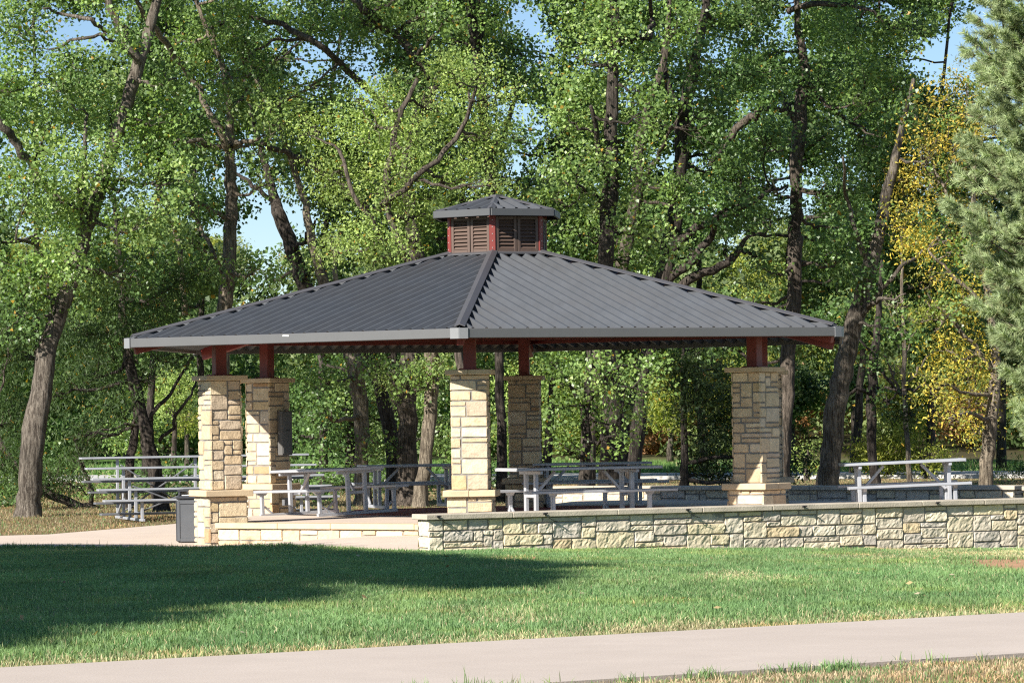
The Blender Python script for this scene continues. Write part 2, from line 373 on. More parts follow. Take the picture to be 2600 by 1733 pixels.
def stone_face(mb, org, u, v, n, W, H, unit=.075, proud=.03, rough=.006, joint=.006, pal=PAL, seed=0, res=.045, wmax=6, hmax=3, mi=0, wmin=2, soil=0.0):
    rnd = random.Random(seed); org, u, v, n = map(lambda a: np.asarray(a, float), (org, u, v, n))
    for (a, b, w_, h_) in ashlar(W, H, unit, rnd, wmax, hmax, wmin):
        j = joint * rnd.uniform(.7, 1.4)
        a0, a1, b0, b1 = a + j, a + w_ - j, b + j, b + h_ - j
        kx, ky = max(2, int(w_ / res)), max(2, int(h_ / res)); e = .010
        ta = np.concatenate([[a0], np.linspace(a0 + e, a1 - e, kx + 1), [a1]]); tb = np.concatenate([[b0], np.linspace(b0 + e, b1 - e, ky + 1), [b1]])
        A, B = np.meshgrid(ta, tb); ox, oy = rnd.uniform(0, 90), rnd.uniform(0, 90)
        pr = proud * rnd.uniform(.7, 1.25); tilt = (rnd.uniform(-1, 1) * rough * 1.2, rnd.uniform(-1, 1) * rough * 1.2)
        D = pr + rough * 3.2 * (fbm(A * 9 + ox, B * 9 + oy, 3) - .5) + rough * 1.5 * (vnoise(A * 45 + ox, B * 45 + oy) - .5) + tilt[0] * (A - a) / w_ + tilt[1] * (B - b) / h_
        # rounded wobbling outline
        A = A + .008 * (vnoise(A * 7 + ox, B * 11 + oy) - .5); B = B + .008 * (vnoise(A * 11 + oy, B * 7 + ox) - .5)
        D[0, :] = D[-1, :] = -.012; D[:, 0] = D[:, -1] = -.012
        # knock back the corners
        for (p, q) in ((1, 1), (1, -2), (-2, 1), (-2, -2)): D[p, q] -= pr * rnd.uniform(.1, .45)
        P = org + A[..., None] * u + B[..., None] * v + D[..., None] * n
        m_, n_ = A.shape
        f = [(p * n_ + q, p * n_ + q + 1, (p + 1) * n_ + q + 1, (p + 1) * n_ + q) for p in range(m_ - 1) for q in range(n_ - 1)]
        cc_ = np.array(pick(pal)); low = math.exp(-max(0, b) / .16); cc_ = cc_ * (1 - soil * low) + np.array([.30, .24, .17]) * soil * low
        mb.add(P.reshape(-1, 3), f, tuple(cc_), mi)
def stone_block(mb, cen2, ax, W, D, z0, z1, seed, **kw):
    """Mortar core with stones on its four sides; ax = (ex, ey) horizontal unit vectors."""
    ex, ey = np.array([*ax[0], 0]), np.array([*ax[1], 0]); cen = np.array([*cen2, 0]); inset = .028
    mb.box(cen + np.array([0, 0, (z0 + z1) / 2]), (W - 2 * inset, D - 2 * inset, z1 - z0 - .004), np.array([ex, ey, [0, 0, 1]]), mi=1)
    for k, (u, n, w_, d_) in enumerate(((ex, -ey, W, D), (-ex, ey, W, D), (-ey, -ex, D - .05, W), (ey, ex, D - .05, W))):
        o = cen + n * (d_ / 2 - inset) - u * (w_ / 2) + np.array([0, 0, z0])
        stone_face(mb, o, u, (0, 0, 1), n, w_, z1 - z0, seed=seed * 10 + k, **kw)

# ------------------------------------------------------------------ pavilion
PC = np.array([-.21, 58.6]); TH = 5.0
def ud(a): return np.array([-math.sin(R(a)), -math.cos(R(a))])      # direction a degrees to the left of "towards the camera"
def vert(k, r): return PC + r * ud(TH + 60 * k)
RC, RR, RCU, RCR = 4.79, 6.33, .86, 1.11
ZE, ZC0, ZC1, ZA = 2.86, 4.19, 4.78, 5.11          # eave (top of fascia), cupola foot, cupola eave, apex
pav = thing('picnic_pavilion', 'six-sided open park pavilion with charcoal ribbed metal roof, louvred cupola and stone columns', 'pavilion', (*PC, 0))
PO = np.array([*PC, 0])
def pbuild(mb, name, m, parent=pav, smooth=False):
    return mb.build(name, m, parent, smooth) if parent is not pav else _pb(mb, name, m, smooth)
def _pb(mb, name, m, smooth):
    mb.v = [tuple(np.array(p) - PO) for p in mb.v]; return mb.build(name, m, pav, smooth)
def sub(mb, name, m, parent, smooth=False):
    mb.v = [tuple(np.array(p) - PO) for p in mb.v]; return mb.build(name, m, parent, smooth)

# profile of the ribbed sheet: (offset in period, height)
PER = .218; PROF = [(0, 0), (.030, 0), (.100, 1), (.132, 1)]
def ribbed_face(mb, a_deg, r_out, r_in, z_out, z_in, rib, per=None, ov=0.0):
    """One trapezoid roof face whose outward horizontal normal is a_deg; the sheet is corrugated along the slope."""
    n = ud(a_deg); e = np.array([-n[1], n[0]]); c30 = math.cos(R(30)); ao, ai = r_out * c30, r_in * c30
    per = per or PER; L = r_out / 2; S = []; k = -int(L / per) - 2
    while k * per < L + per:
        for o, h in PROF: S.append((k * per + o * per / PER, h))
        k += 1
    bp = [-L, L, -r_in / 2, r_in / 2]; sx = [s for s, _ in S]; sh = [h for _, h in S]
    allx = sorted(set([round(s, 5) for s in sx if -L < s < L] + [round(b, 5) for b in bp]))
    def P(s, th, h):
        a = ao - th; z = z_out + (z_in - z_out) * th / (ao - ai); q = PC + n * a + e * s
        return (q[0], q[1], z + h * rib)
    pts = []
    for s in allx:
        h = float(np.interp(s, sx, sh)); tm = min(ao - ai, ao - math.sqrt(3) * abs(s)); tm = max(tm, 0)
        pts.append((P(s, -ov, h), P(s, tm, h)))
    for (b0, t0), (b1, t1) in zip(pts[:-1], pts[1:]): mb.add([b0, b1, t1, t0], [(0, 1, 2, 3)])
slope_z = lambda r: ZE + (ZC0 - ZE) * (RR - r) / (RR - RCU)
rib = .104
for k in range(6):
    a = TH + 30 + 60 * k
    mb = MB(); ribbed_face(mb, a, RR - .015, RCU - .05, ZE - .09, ZC0 - .09, rib); pbuild(mb, 'roof_panel', MT['roof'])
    # fascia board along the eave
    p, q = vert(k, RR), vert(k + 1, RR); d = (q - p) / np.linalg.norm(q - p)
    mb = MB(); mb.bar((*(p + d * .13), ZE - .07), (*(q - d * .13), ZE - .07), .045, .14, bev=.008); fo = pbuild(mb, 'fascia', MT['trim'])
    if k == 0:
        m_ = p + d * 3.15 + ud(a) * .027; mb = MB(); mb.bar((*(m_ - d * .06), ZE - .035), (*(m_ + d * .06), ZE - .03), .004, .022, bev=.001); sub(mb, 'sticker', MT['white'], fo)
for k in range(6):
    # folded corner cap
    p = vert(k, RR); dl = vert(k + 1, RR) - p; dl /= np.linalg.norm(dl); dr = vert(k - 1, RR) - p; dr /= np.linalg.norm(dr); o = ud(TH + 60 * k)
    mb = MB(); z0, z1 = ZE - .148, ZE + .006; w_ = .135; th = .03
    pl = [p + o * .012 + dl * .01, p + o * .012 + dl * w_ + ud(TH + 30 + 60 * k) * .026, p + dl * w_ - ud(TH + 30 + 60 * k) * .03, p - o * .04, p + dr * w_ - ud(TH - 30 + 60 * k) * .03, p + o * .012 + dr * w_ + ud(TH - 30 + 60 * k) * .026, p + o * .012 + dr * .01]
    mb.prism([tuple(x) for x in pl][::-1], z0, z1); pbuild(mb, 'corner_cap', MT['trimlight'])
    # ridge cap over the hip
    a0, a1 = vert(k, RR - .12), vert(k, RCU - .02); z0, z1 = slope_z(RR - .12) + .022, slope_z(RCU) + .03
    s_ = np.array([-o[1], o[0]]); wd = .078; dz = .026
    mb = MB(); V0 = []
    for (q, z) in ((a0, z0), (a1, z1)):
        for (m_, h) in ((-wd, -dz), (-wd, -dz + .012), (0, .018), (wd, -dz + .012), (wd, -dz), (0, .004)): V0.append((q[0] + s_[0] * m_, q[1] + s_[1] * m_, z + h))
    mb.add(V0, [tuple(range(6)), tuple(range(11, 5, -1))] + [(i, 6 + i, 6 + (i + 1) % 6, (i + 1) % 6) for i in range(6)])
    ro = pbuild(mb, 'ridge_cap', MT['ridge'])
    # red hip rafter, its sawn end showing under the eave
    mb = MB(); i0, i1 = vert(k, 6.18), vert(k, .3); mb.bar((*i0, slope_z(6.18) - .185), (*i1, slope_z(.3) - .185), .10, .19, bev=.006); pbuild(mb, 'rafter', MT['red'])
    # steel posts and ring beam
    q = vert(k, RC); mb = MB(); ax = np.array([[*s_, 0], [*o, 0], [0, 0, 1.]])
    mb.box((*q, 2.66), (.18, .18, .80), ax, .008); mb.box((*q, 2.292), (.30, .30, .018), ax, .004); pbuild(mb, 'steel_post', MT['red'])
    p2 = vert(k + 1, RC); d = (p2 - q) / np.linalg.norm(p2 - q)
    mb = MB(); mb.bar((*(q + d * .1), 2.98), (*(p2 - d * .1), 2.98), .09, .16, bev=.006); pbuild(mb, 'ring_beam', MT['red'])
    for rr in (5.75, 3.4, 2.0):
        q3, p3 = vert(k, rr), vert(k + 1, rr); d3 = (p3 - q3) / np.linalg.norm(p3 - q3); mb = MB()
        mb.bar((*(q3 + d3 * .06), slope_z(rr) - .12), (*(p3 - d3 * .06), slope_z(rr) - .12), .06, .07, bev=.004); pbuild(mb, 'purlin', MT['red'])
    # stone column: shaft, cap, plinth, plinth cap
    zb = float(ground_z(*q)) - .1 if k in (1,) else -.05
    if k == 0: zb = -.35
    mb = MB(); stone_block(mb, q, (s_, o), .555, .555, .51, 2.205, 100 + k, unit=.0775, proud=.015, rough=.004)
    co = pbuild(mb, 'stone_column', [MT['stone'], MT['mortar']])
    mb = MB()
    for sx in (-1, 1): mb.box((*(q + s_ * sx * .1705), 2.243), (.338, .68, .075), ax, .008)
    sub(mb, 'column_cap', MT['cap'], co)
    mb = MB(); stone_block(mb, q, (s_, o), .68, .68, zb, .41, 200 + k, unit=.078, proud=.015, rough=.004, wmax=7); sub(mb, 'plinth', [MT['stone'], MT['mortar']], co)
    mb = MB()
    for sx in (-1, 1): mb.box((*(q + s_ * sx * .1955), .461), (.388, .785, .098), ax, .01)
    sub(mb, 'plinth_cap', MT['cap'], co)
# flashing collar at the foot of the cupola
mb = MB()
for k in range(6):
    p, q = vert(k, RCU + .10), vert(k + 1, RCU + .10); p2, q2 = vert(k, RCU - .04), vert(k + 1, RCU - .04)
    z = slope_z(RCU + .1) + .012
    mb.add([(*p, z), (*q, z), (*q2, z + .04), (*p2, z + .04), (*p, z - .02), (*q, z - .02)], [(0, 1, 2, 3), (4, 5, 1, 0)])
pbuild(mb, 'flashing', MT['ridge'])
# cupola: posts, louvred panels, little ribbed roof
mb = MB(); mb.prism([tuple(vert(k, RCU - .07)) for k in range(6)][::-1], ZC0 - .15, ZC1 + .02); cup = pbuild(mb, 'cupola', MT['louver'])
for k in range(6):
    o = ud(TH + 60 * k); s_ = np.array([-o[1], o[0]]); q = vert(k, RCU); ax = np.array([[*s_, 0], [*o, 0], [0, 0, 1.]])
    zc = (ZC0 + ZC1) / 2; mb = MB(); mb.box((*(q - o * .03), zc + .03), (.10, .06, ZC1 - ZC0 + .06), ax, .008); po = sub(mb, 'cupola_post', MT['red'], cup)
    for zz in np.linspace(ZC0 + .07, ZC1 - .08, 5):
        mb = MB(); mb.box((*(q + o * .002), zz), (.016, .012, .016), ax, .003); sub(mb, 'bolt', MT['bolt'], cup)
    mb = MB(); mb.box((*(q + o * .004), ZC0 - .015), (.115, .03, .07), ax, .004); sub(mb, 'base_plate', MT['bolt'], cup)
    n = ud(TH + 30 + 60 * k); e = np.array([-n[1], n[0]]); apo = RCU * math.cos(R(30)); pax = np.array([[*e, 0], [*n, 0], [0, 0, 1.]])
    for sx in (-1, 1):
        cx = PC + n * (apo - .015) + e * sx * .19; mb = MB(); ww, z0, z1 = .365, ZC0 + .005, ZC1 - .02; zc = (z0 + z1) / 2
        for s2 in (-1, 1): mb.box((*(cx + e * s2 * (ww / 2 - .025)), zc), (.05, .05, z1 - z0), pax, .004)
        mb.box((*cx, z0 + .025), (ww - .102, .048, .05), pax, .004); mb.box((*cx, z1 - .025), (ww - .102, .048, .05), pax, .004)
        nl = 8; hh = (z1 - z0 - .10) / nl
        for j in range(nl):
            zc2 = z0 + .05 + (j + .5) * hh; tl = R(38); up = np.array([*(n * -math.sin(tl)), math.cos(tl)]); nn = np.array([*(n * math.cos(tl)), math.sin(tl)])
            mb.box((*(cx + n * .002), zc2), (ww - .102, .008, hh * 1.05), np.array([[*e, 0], nn, up]), 0)
        sub(mb, 'louver_panel', MT['louver'], cup)
mb = MB()
for k in range(6): ribbed_face(mb, TH + 30 + 60 * k, RCR - .01, .05, ZC1 + .03, ZA - .055, .08, per=.218)
sub(mb, 'cupola_roof', MT['roof'], cup)
for k in range(6):
    p, q = vert(k, RCR), vert(k + 1, RCR); d = (q - p) / np.linalg.norm(q - p); mb = MB()
    mb.bar((*(p + d * .006), ZC1 + .035), (*(q - d * .006), ZC1 + .035), .035, .115, bev=.006); sub(mb, 'cupola_fascia', MT['trimdark'], cup)
    o = ud(TH + 60 * k); s_ = np.array([-o[1], o[0]]); a0, a1 = vert(k, RCR - .03), vert(k, .06); z0, z1 = ZC1 + .095, ZA + .02; V0 = []
    for (q, z, wd) in ((a0, z0, .065), (a1, z1, .05)):
        for (m_, h) in ((-wd, -.02), (-wd, -.012), (0, .012), (wd, -.012), (wd, -.02), (0, 0)): V0.append((q[0] + s_[0] * m_, q[1] + s_[1] * m_, z + h))
    mb = MB(); mb.add(V0, [tuple(range(6)), tuple(range(11, 5, -1))] + [(i, 6 + i, 6 + (i + 1) % 6, (i + 1) % 6) for i in range(6)]); sub(mb, 'cupola_ridge', MT['ridge'], cup)
mb = MB(); mb.prism([tuple(vert(k, .12)) for k in range(6)][::-1], ZA + .0, ZA + .035); sub(mb, 'finial_plate', MT['ridge'], cup)

# patio slab (pavilion floor and the terrace to its right) and red inner floor
A_, B_, C_, D_, E_, F_ = [vert(k, RC + .12) for k in (1, 2, 0, 3, 5, 4)]
slab = [tuple(p) for p in (C_, A_, B_, D_, np.array([1.3, 68.0]), np.array([8.9, 62.6]), np.array([14.4, 58.1]))][::-1]
mb = MB(); mb.prism(slab, -.6, 0); tag(mb.build('patio', MT['concrete']), kind='structure', label='tan concrete floor under the pavilion and terrace beside it')
mb = MB(); mb.prism([tuple(np.array([-.2, 61.5]) + 3.1 * ud(TH + 60 * k)) for k in range(6)][::-1], -.004, .004)
tag(mb.build('patio_surface', MT['redfloor']), kind='structure', label='brick red concrete inlay in the pavilion floor')

# ------------------------------------------------------------------ low walls
def low_wall(label, p, q, th, z0f, ztop, capm, seed, pal=PALW, cap_over=.05, cap_h=.075, rough=.010, unit=.076, wmax=8, cap_len=1.35, name='stone_wall'):
    p = np.array(p); q = np.array(q); L = np.linalg.norm(q - p); d = (q - p) / L; n = np.array([d[1], -d[0]])   # n points to the camera side
    ang = math.atan2(d[1], d[0]); t_ = thing(name, label, 'wall', (*p, 0), ang)
    mb = MB(); W, z0, z1 = L, z0f, ztop - cap_h
    ins = .03
    mb.box((L / 2, th / 2, (z0 + z1) / 2), (L - 2 * ins, th - 2 * ins, z1 - z0 - .002), mi=1)
    for k, (o, u, nn, w_) in enumerate((((0, ins, z0), (1, 0, 0), (0, -1, 0), L), ((L, th - ins, z0), (-1, 0, 0), (0, 1, 0), L), ((ins, th - .03, z0), (0, -1, 0), (-1, 0, 0), th - .06), ((L - ins, .03, z0), (0, 1, 0), (1, 0, 0), th - .06))):
        stone_face(mb, o, u, (0, 0, 1), nn, w_, z1 - z0, unit=unit, proud=.022, rough=rough, joint=.005, pal=pal, seed=seed + k, res=.035, wmax=wmax, hmax=3, wmin=3, soil=.0)
    mb.build('wall_body', [MT['stone'], MT['mortar']], t_)
    s = -cap_over; rnd = random.Random(seed); mb = MB()
    while s < L + cap_over - .01:
        e = min(s + cap_len * rnd.uniform(.75, 1.25), L + cap_over)
        if L + cap_over - e < .4: e = L + cap_over
        mb.box(((s + e) / 2, th / 2, ztop - cap_h / 2 + rnd.uniform(-.002, .002)), (e - s - .006, th + 2 * cap_over, cap_h), None, .008); s = e
    mb.build('wall_cap', capm, t_)
    return t_
HW = .25
fd = np.array([math.cos(R(25)), math.sin(R(25))])
W0 = np.array([-1.19, 50.3]); W1 = W0 + fd * 17.5
wall_front = low_wall('long low stone seat wall with grey cap stones facing the lawn', W0, W1, .42, -.85, HW, MT['capgrey'], 11)
fw = np.array([math.cos(R(-35)), math.sin(R(-35))]); G0 = np.array([.72, 68.85]); G1 = G0 + fw * 9.7
low_wall('low stone wall at the far side of the terrace, mostly in the roof shadow', G0, G1, .42, -.5, HW, MT['capgrey'], 31)
G2 = np.array([17.0, 57.8])
low_wall('short stone wall with pale cap closing the right end of the terrace', G1 + np.array([.14, -.47]), G2, .42, -.5, HW, MT['capgrey'], 51)
# step (retaining wall) between the two front columns, creamy and sunlit
da = vert(1, 1) - vert(0, 1); da /= np.linalg.norm(da)
Sa, Sb = vert(1, RC + .16) - da * .36, vert(0, RC + .16) + da * .36
low_wall('cream stone retaining wall edging the pavilion floor between two columns', Sa + ud(TH + 30) * .30, Sb + ud(TH + 30) * .30, .34, -.62, .012, MT['cap'], 71, pal=PAL, cap_over=.03, cap_h=.085, rough=.005, unit=.085, wmax=6, name='retaining_wall')

# ------------------------------------------------------------------ picnic tables
def make_table(label, L, span, seatL=None, H=.76, rows=3):
    """Aluminium table; long axis = local x; frames at +-span/2."""
    t_ = thing('picnic_table', label, 'picnic table', group='aluminium picnic tables around the pavilion'); seatL = seatL or L
    mb = MB(); pw = .245
    for k in range(3): mb.box((0, (k - 1) * (pw + .006), H - .021), (L, pw, .042), None, .006)
    for s in (-1, 1):
        for k in range(3): mb.box((s * (L / 2 + .004), (k - 1) * (pw + .006), H - .021), (.01, pw + .004, .05), None, .003)
    mb.build('tabletop', MT['alu'], t_)
    for s in (-1, 1):
        mb = MB(); mb.box((0, s * .70, .445 - .02), (seatL, .25, .04), None, .006)
        for e in (-1, 1): mb.box((e * (seatL / 2 + .004), s * .70, .425), (.01, .254, .048), None, .003)
        mb.build('seat', MT['alu'], t_)
    for e in (-1, 1):
        x0 = e * span / 2; mb = MB()
        mb.box((x0, 0, .03), (.06, 1.50, .055), None, .006)
        mb.box((x0, 0, H - .07), (.05, .70, .05), None, .006)
        for s in (-1, 1): mb.add([(x0 + a, s * .70 + b, c_) for a in (-.025, .025) for b, c_ in ((-.11, .405), (.11, .405), (.06, .36), (-.06, .36))], [(0, 1, 2, 3), (7, 6, 5, 4), (0, 4, 5, 1), (1, 5, 6, 2), (2, 6, 7, 3), (3, 7, 4, 0)])
        mb.box((x0, 0, .36), (.045, .36, .05), None, .005)
        fr = mb.build('frame', MT['alu'], t_)
        for s in (-1, 1):
            mb = MB(); mb.box((x0, s * .16, .36), (.06, .065, H - .10 - .0), None, .008); mb.build('leg', MT['alu'], fr)
            mb = MB(); mb.box((x0, s * .70, .21), (.06, .06, .33), None, .008)
            mb.bar((x0, s * .66, .18), (x0, s * .52, .06), .03, .035, up=(1, 0, 0)); mb.build('leg', MT['alu'], fr)
        mb = MB(); mb.bar((x0 - e * .03, 0, .34), (x0 - e * .40, 0, H - .06), .045, .04, up=(0, 1, 0)); mb.build('brace', MT['alu'], t_)
    return t_
def put(o, x, y, rz, tilt=0, z=0, sc=1):
    # tilt: the floor falls away to the left, so the table leans with it
    o.rotation_mode = 'QUATERNION'
    o.rotation_quaternion = (Matrix.Rotation(-tilt, 3, 'Y') @ Matrix.Rotation(rz, 3, 'Z')).to_quaternion()
    o.location = (x, y, z); o.scale = (sc, sc, sc)
T1 = make_table('sunlit aluminium picnic table near the left columns, seen end-on at an angle', 2.44, 1.9); put(T1, -3.06, 59.9, R(-57), R(2.2), .012)
T2 = make_table('aluminium picnic table in shade behind the front middle column', 1.83, 1.3); put(T2, -1.78, 64.2, R(16))
T3 = make_table('large aluminium picnic table behind the low wall, right of the front middle column', 2.44, 1.63, H=.78); put(T3, 1.0, 55.9, R(27), 0, 0, 1.02)
T4 = make_table('aluminium picnic table at the back of the pavilion with bench longer than its top', 2.05, 1.55, seatL=2.5); put(T4, 1.33, 63.4, R(6))
T5 = make_table('aluminium picnic table out on the open terrace by the pine', 1.83, 1.37, H=.79); put(T5, 6.05, 56.6, R(2), R(1.6), 0, 1.02)

# ------------------------------------------------------------------ bleachers
b_ = R(17); B0 = np.array([-6.28, 71.8]); zg = float(ground_z(-6.3, 70.5)) + .01
bl = thing('bleachers', 'five-row aluminium bleachers standing on dry grass behind the left columns', 'bleachers', (*B0, zg), b_)
LB = 4.57
for k in range(5):   # k = 0 top row
    zt = 1.21 - .197 * k; yk = -.61 * k
    mb = MB(); mb.box((0, yk, zt - .02), (LB, .25, .04), None, .006); mb.build('seat', MT['alu'], bl)
    if k < 4:
        mb = MB()
        for j in range(2): mb.box((0, yk - .22 - .0 - j * .0 - .13 * j, zt - .475), (LB, .12, .04), None, .005)
        mb.build('footboard', MT['aludark'], bl)
for xk in (-1.55, 0, 1.55):
    mb = MB(); mb.box((xk, -1.22, .03), (.06, 2.75, .05), None, .005)
    for k in range(5):
        zt = 1.21 - .197 * k; yk = -.61 * k; mb.box((xk + .002, yk, .055 + (zt - .04 - .055) / 2), (.055, .055, zt - .04 - .055), None, .005)
        if k < 4: mb.box((xk + .031, yk - .31, zt - .475), (.004 + .04, .62, .045), None, .004)
    mb.bar((xk, -.05, .12), (xk, -1.15, .72), .035, .035, up=(1, 0, 0)); mb.build('support_frame', MT['alu'], bl)
for (x0, x1) in ((-1.5, -.05), (.05, 1.5)):
    for k in (0, 2):
        mb = MB(); yk = -.61 * k - .04; h = 1.05 - .197 * k
        mb.bar((x0, yk, .1), (x1, yk, h), .03, .03); mb.bar((x0, yk - .035, h), (x1, yk - .035, .1), .03, .03); mb.build('brace', MT['aludark'], bl)

# ------------------------------------------------------------------ trash can beside the left front column
tx = np.array([-5.05, 57.7]); tz = float(ground_z(*tx)) + .035
tc_ = thing('trash_can', 'dark grey square trash can with recessed panels beside the left stone column', 'trash can', (*tx, tz), R(-8))
mb = MB(); mb.box((0, 0, .34), (.50, .50, .68), None, .03)
for (nx_, ny_) in ((0, -1), (0, 1), (1, 0), (-1, 0)):
    for s in (-1, 1):
        c0 = np.array([nx_ * .255, ny_ * .255, .34]); sd = np.array([ny_, nx_, 0.0])
        mb.box(c0 + sd * s * .215, tuple(np.abs(sd) * .05 + np.abs([nx_, ny_, 0]) * .012 + np.array([0, 0, .62])), None, .004)
    for zz in (.045, .635): mb.box((nx_ * .255, ny_ * .255, zz), (abs(ny_) * .378 + abs(nx_) * .012, abs(nx_) * .378 + abs(ny_) * .012, .05), None, .004)
mb.build('body', MT['plastic2'], tc_)
mb = MB(); mb.box((0, 0, .71), (.52, .52, .055), None, .02)
for s in (-1, 1): mb.box((s * .20, 0, .775), (.05, .46, .08), None, .015)
mb.box((0, 0, .825), (.46, .48, .03), None, .014); mb.build('lid', MT['plastic'], tc_)
mb = MB(); mb.box((0, 0, .745), (.34, .44, .02), None, .008); mb.build('bag', MT['bag'], tc_)

# electrical panel on the back left column, outlet below it
qB = vert(2, RC); oB = ud(TH + 120); nB = -oB; sB = np.array([-nB[1], nB[0]])   # inner face looks back to the centre
axB = np.array([[*sB, 0], [*nB, 0], [0, 0, 1.]])
pB = qB + nB * .335 + sB * .04
def facing(nrm):
    return np.array([[-nrm[1], nrm[0], 0], [nrm[0], nrm[1], 0], [0, 0, 1.]])
ep = thing('electrical_panel', 'tall grey steel electrical cabinet mounted on the back left stone column', 'electrical panel', (*pB, 0))
def lb(mb, name, m, o, parent): mb.v = [tuple(np.array(p) - np.array([*o, 0])) for p in mb.v]; return mb.build(name, m, parent)
mb = MB(); mb.box((*pB, 1.355), (.27, .11, .74), axB, .008); lb(mb, 'cabinet', MT['steelbox'], pB, ep)
mb = MB(); mb.box((*(pB + nB * .06), 1.36), (.235, .012, .69), axB, .004); dr = lb(mb, 'door', MT['steelbox'], pB, ep)
mb = MB(); mb.box((*(pB + nB * .07), 1.40), (.085, .01, .014), axB, .002); mb.box((*(pB + nB * .07), 1.50), (.014, .01, .014), axB, .002); lb(mb, 'handle', MT['black'], pB, dr)
pO = qB + nB * .405 - sB * .06
mb = MB(); mb.box((*pO, .21), (.11, .06, .13), axB, .006); lb(mb, 'outlet', MT['aludark'], pO, None)
ob = bpy.data.objects['outlet']; ob.location = (*pO, 0); tag(ob, 'small grey outlet box low on the back left column plinth', 'outlet'); ob.name = 'outlet_box'

# little black cable fixtures pinned to the front of the wall cap
def fixture(s, lab, drop):
    q = W0 + fd * s; n = np.array([fd[1], -fd[0]]); o = q + n * .062
    t_ = thing('wall_fixture', lab, 'fixture', (*o, HW), math.atan2(fd[1], fd[0]), group='black cable fixtures on the wall cap')
    mb = MB(); mb.box((0, -.012, -.03), (.05, .03, .03), None, .006); mb.box((.015, -.04, -.022), (.02, .05, .018), None, .004); mb.build('bracket', MT['black'], t_)
    if drop:
        mb = MB(); pts = [(0, -.012, -.04), (.05, -.03, -.09), (.13, -.025, -.13), (.20, -.02, -.15)]; mb.tube(pts, [.005] * 4, 5); mb.build('cord', MT['black'], t_)
fixture(.12, 'black fixture on the wall cap at its left end with a dangling cord', True)
fixture(1.75, 'black fixture with cord on the wall cap below the large table', True)
fixture(4.0, 'black fixture with cord on the wall cap left of the right stone column', True)
fixture(5.9, 'small black stub on the wall cap just right of the right stone column', False)
fixture(8.15, 'small black stub on the wall cap below the terrace table', False)

# ------------------------------------------------------------------ grass
def blades(P, hgt, wid, col, lean=.5, seg=2):
    n = len(P); th = rng.uniform(0, 2 * math.pi, n); fx = np.stack([np.cos(th), np.sin(th), np.zeros(n)], 1)
    ph = rng.uniform(0, 2 * math.pi, n); ln = np.stack([np.cos(ph), np.sin(ph), np.zeros(n)], 1) * (rng.random(n) ** 1.2 * lean)[:, None]
    h = hgt[:, None]; up = np.array([0, 0, 1.0]); w_ = wid[:, None] / 2
    b0, b1 = P - fx * w_, P + fx * w_; mid = P + up * h * .55 + ln * h * .35; tip = P + up * h * (1 - .3 * np.linalg.norm(ln, axis=1)[:, None]) + ln * h
    V = np.stack([b0, b1, mid + fx * w_ * .8, tip, mid - fx * w_ * .8], 1).reshape(-1, 3)
    o = np.arange(n)[:, None] * 5
    F = np.concatenate([o + np.array([[0, 1, 2, 4]]), o + np.array([[4, 2, 3, 3]])]) if False else None
    F3 = np.concatenate([o + np.array([[0, 1, 2]]), o + np.array([[0, 2, 4]]), o + np.array([[4, 2, 3]])])
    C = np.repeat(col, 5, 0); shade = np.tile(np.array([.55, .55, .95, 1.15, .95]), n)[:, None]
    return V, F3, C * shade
def scatter(n, y0, y1, pad=1.2):
    u = rng.random(n); y = np.sqrt(y0 ** 2 + u * (y1 ** 2 - y0 ** 2)); x = (rng.random(n) * 2 - 1) * (.1425 * y + pad); return x, y
def grass_object(name, label, x, y, dry, hscale, green1=(.240, .350, .135), green2=(.150, .275, .110), dryc=(.60, .52, .31)):
    n = len(x); z = ground_z(x, y) - .005; P = np.stack([x, y, z], 1)
    patch = fbm(x * .8 + 3, y * .5 + 8)[:, None]; g = np.array(green1) * (1 - patch) + np.array(green2) * patch
    g = g * rng.uniform(.75, 1.3, n)[:, None]; isdry = rng.random(n) < (dry * .8 + .045); col = np.where(isdry[:, None], np.array(dryc) * rng.uniform(.6, 1.25, n)[:, None], g)
    col = col * (1 + .45 * (fbm(x * 2.2, y * 1.2 + 40) - .5) + .45 * (fbm(x * .55 + 7, y * .3 + 2) - .5))[:, None]; yl = sstep(.55, .75, fbm(x * 1.1 + 21, y * .7 + 3))[:, None] * .55; col = col * (1 + yl * np.array([.45, .12, -.1]))
    h = hscale * rng.uniform(.55, 1.25, n) * (1 - .35 * dry) * (.75 + .55 * fbm(x * 2.8, y * 1.6 + 11)); tall = rng.random(n) < .012; h = np.where(tall, h * 1.7, h); h = h * (1 + .55 * sstep(.8, .1, lawn_far(x) - y) * (x < -3.2) * (y > 45))
    wid = .0040 + .00013 * y * rng.uniform(.7, 1.3, n)
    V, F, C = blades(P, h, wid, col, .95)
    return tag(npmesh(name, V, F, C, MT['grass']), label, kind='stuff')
x, y = scatter(1350000, 22, 58, 3.2)
ok = (path_s(x, y) > PFAR + .01) & (y < lawn_far(x) + .02) & (rng.random(len(x)) > dirt(x, y) * .985)
keepp = np.interp(y, [22, 35, 58], [1, .85, .6]); ok &= rng.random(len(x)) < keepp
x, y = x[ok], y[ok]
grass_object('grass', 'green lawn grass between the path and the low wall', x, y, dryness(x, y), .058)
# dry verge at the near side of the path
x, y = scatter(90000, 19.5, 28, .6); s = path_s(x, y); ok = (s < PNEAR - .02 + .10 * (fbm(x * 3, y * 3) - .5)) & (s > PNEAR - 2.2); x, y = x[ok], y[ok]
d = np.clip(.98 - .55 * sstep(.5, .7, fbm(x * 1.6, y * 1.6)) - .35 * sstep(.35, .0, PNEAR - path_s(x, y)), 0, 1)
grass_object('grass', 'straw coloured verge grass on the near side of the path', x, y, d, .05, dryc=(.60, .47, .31))
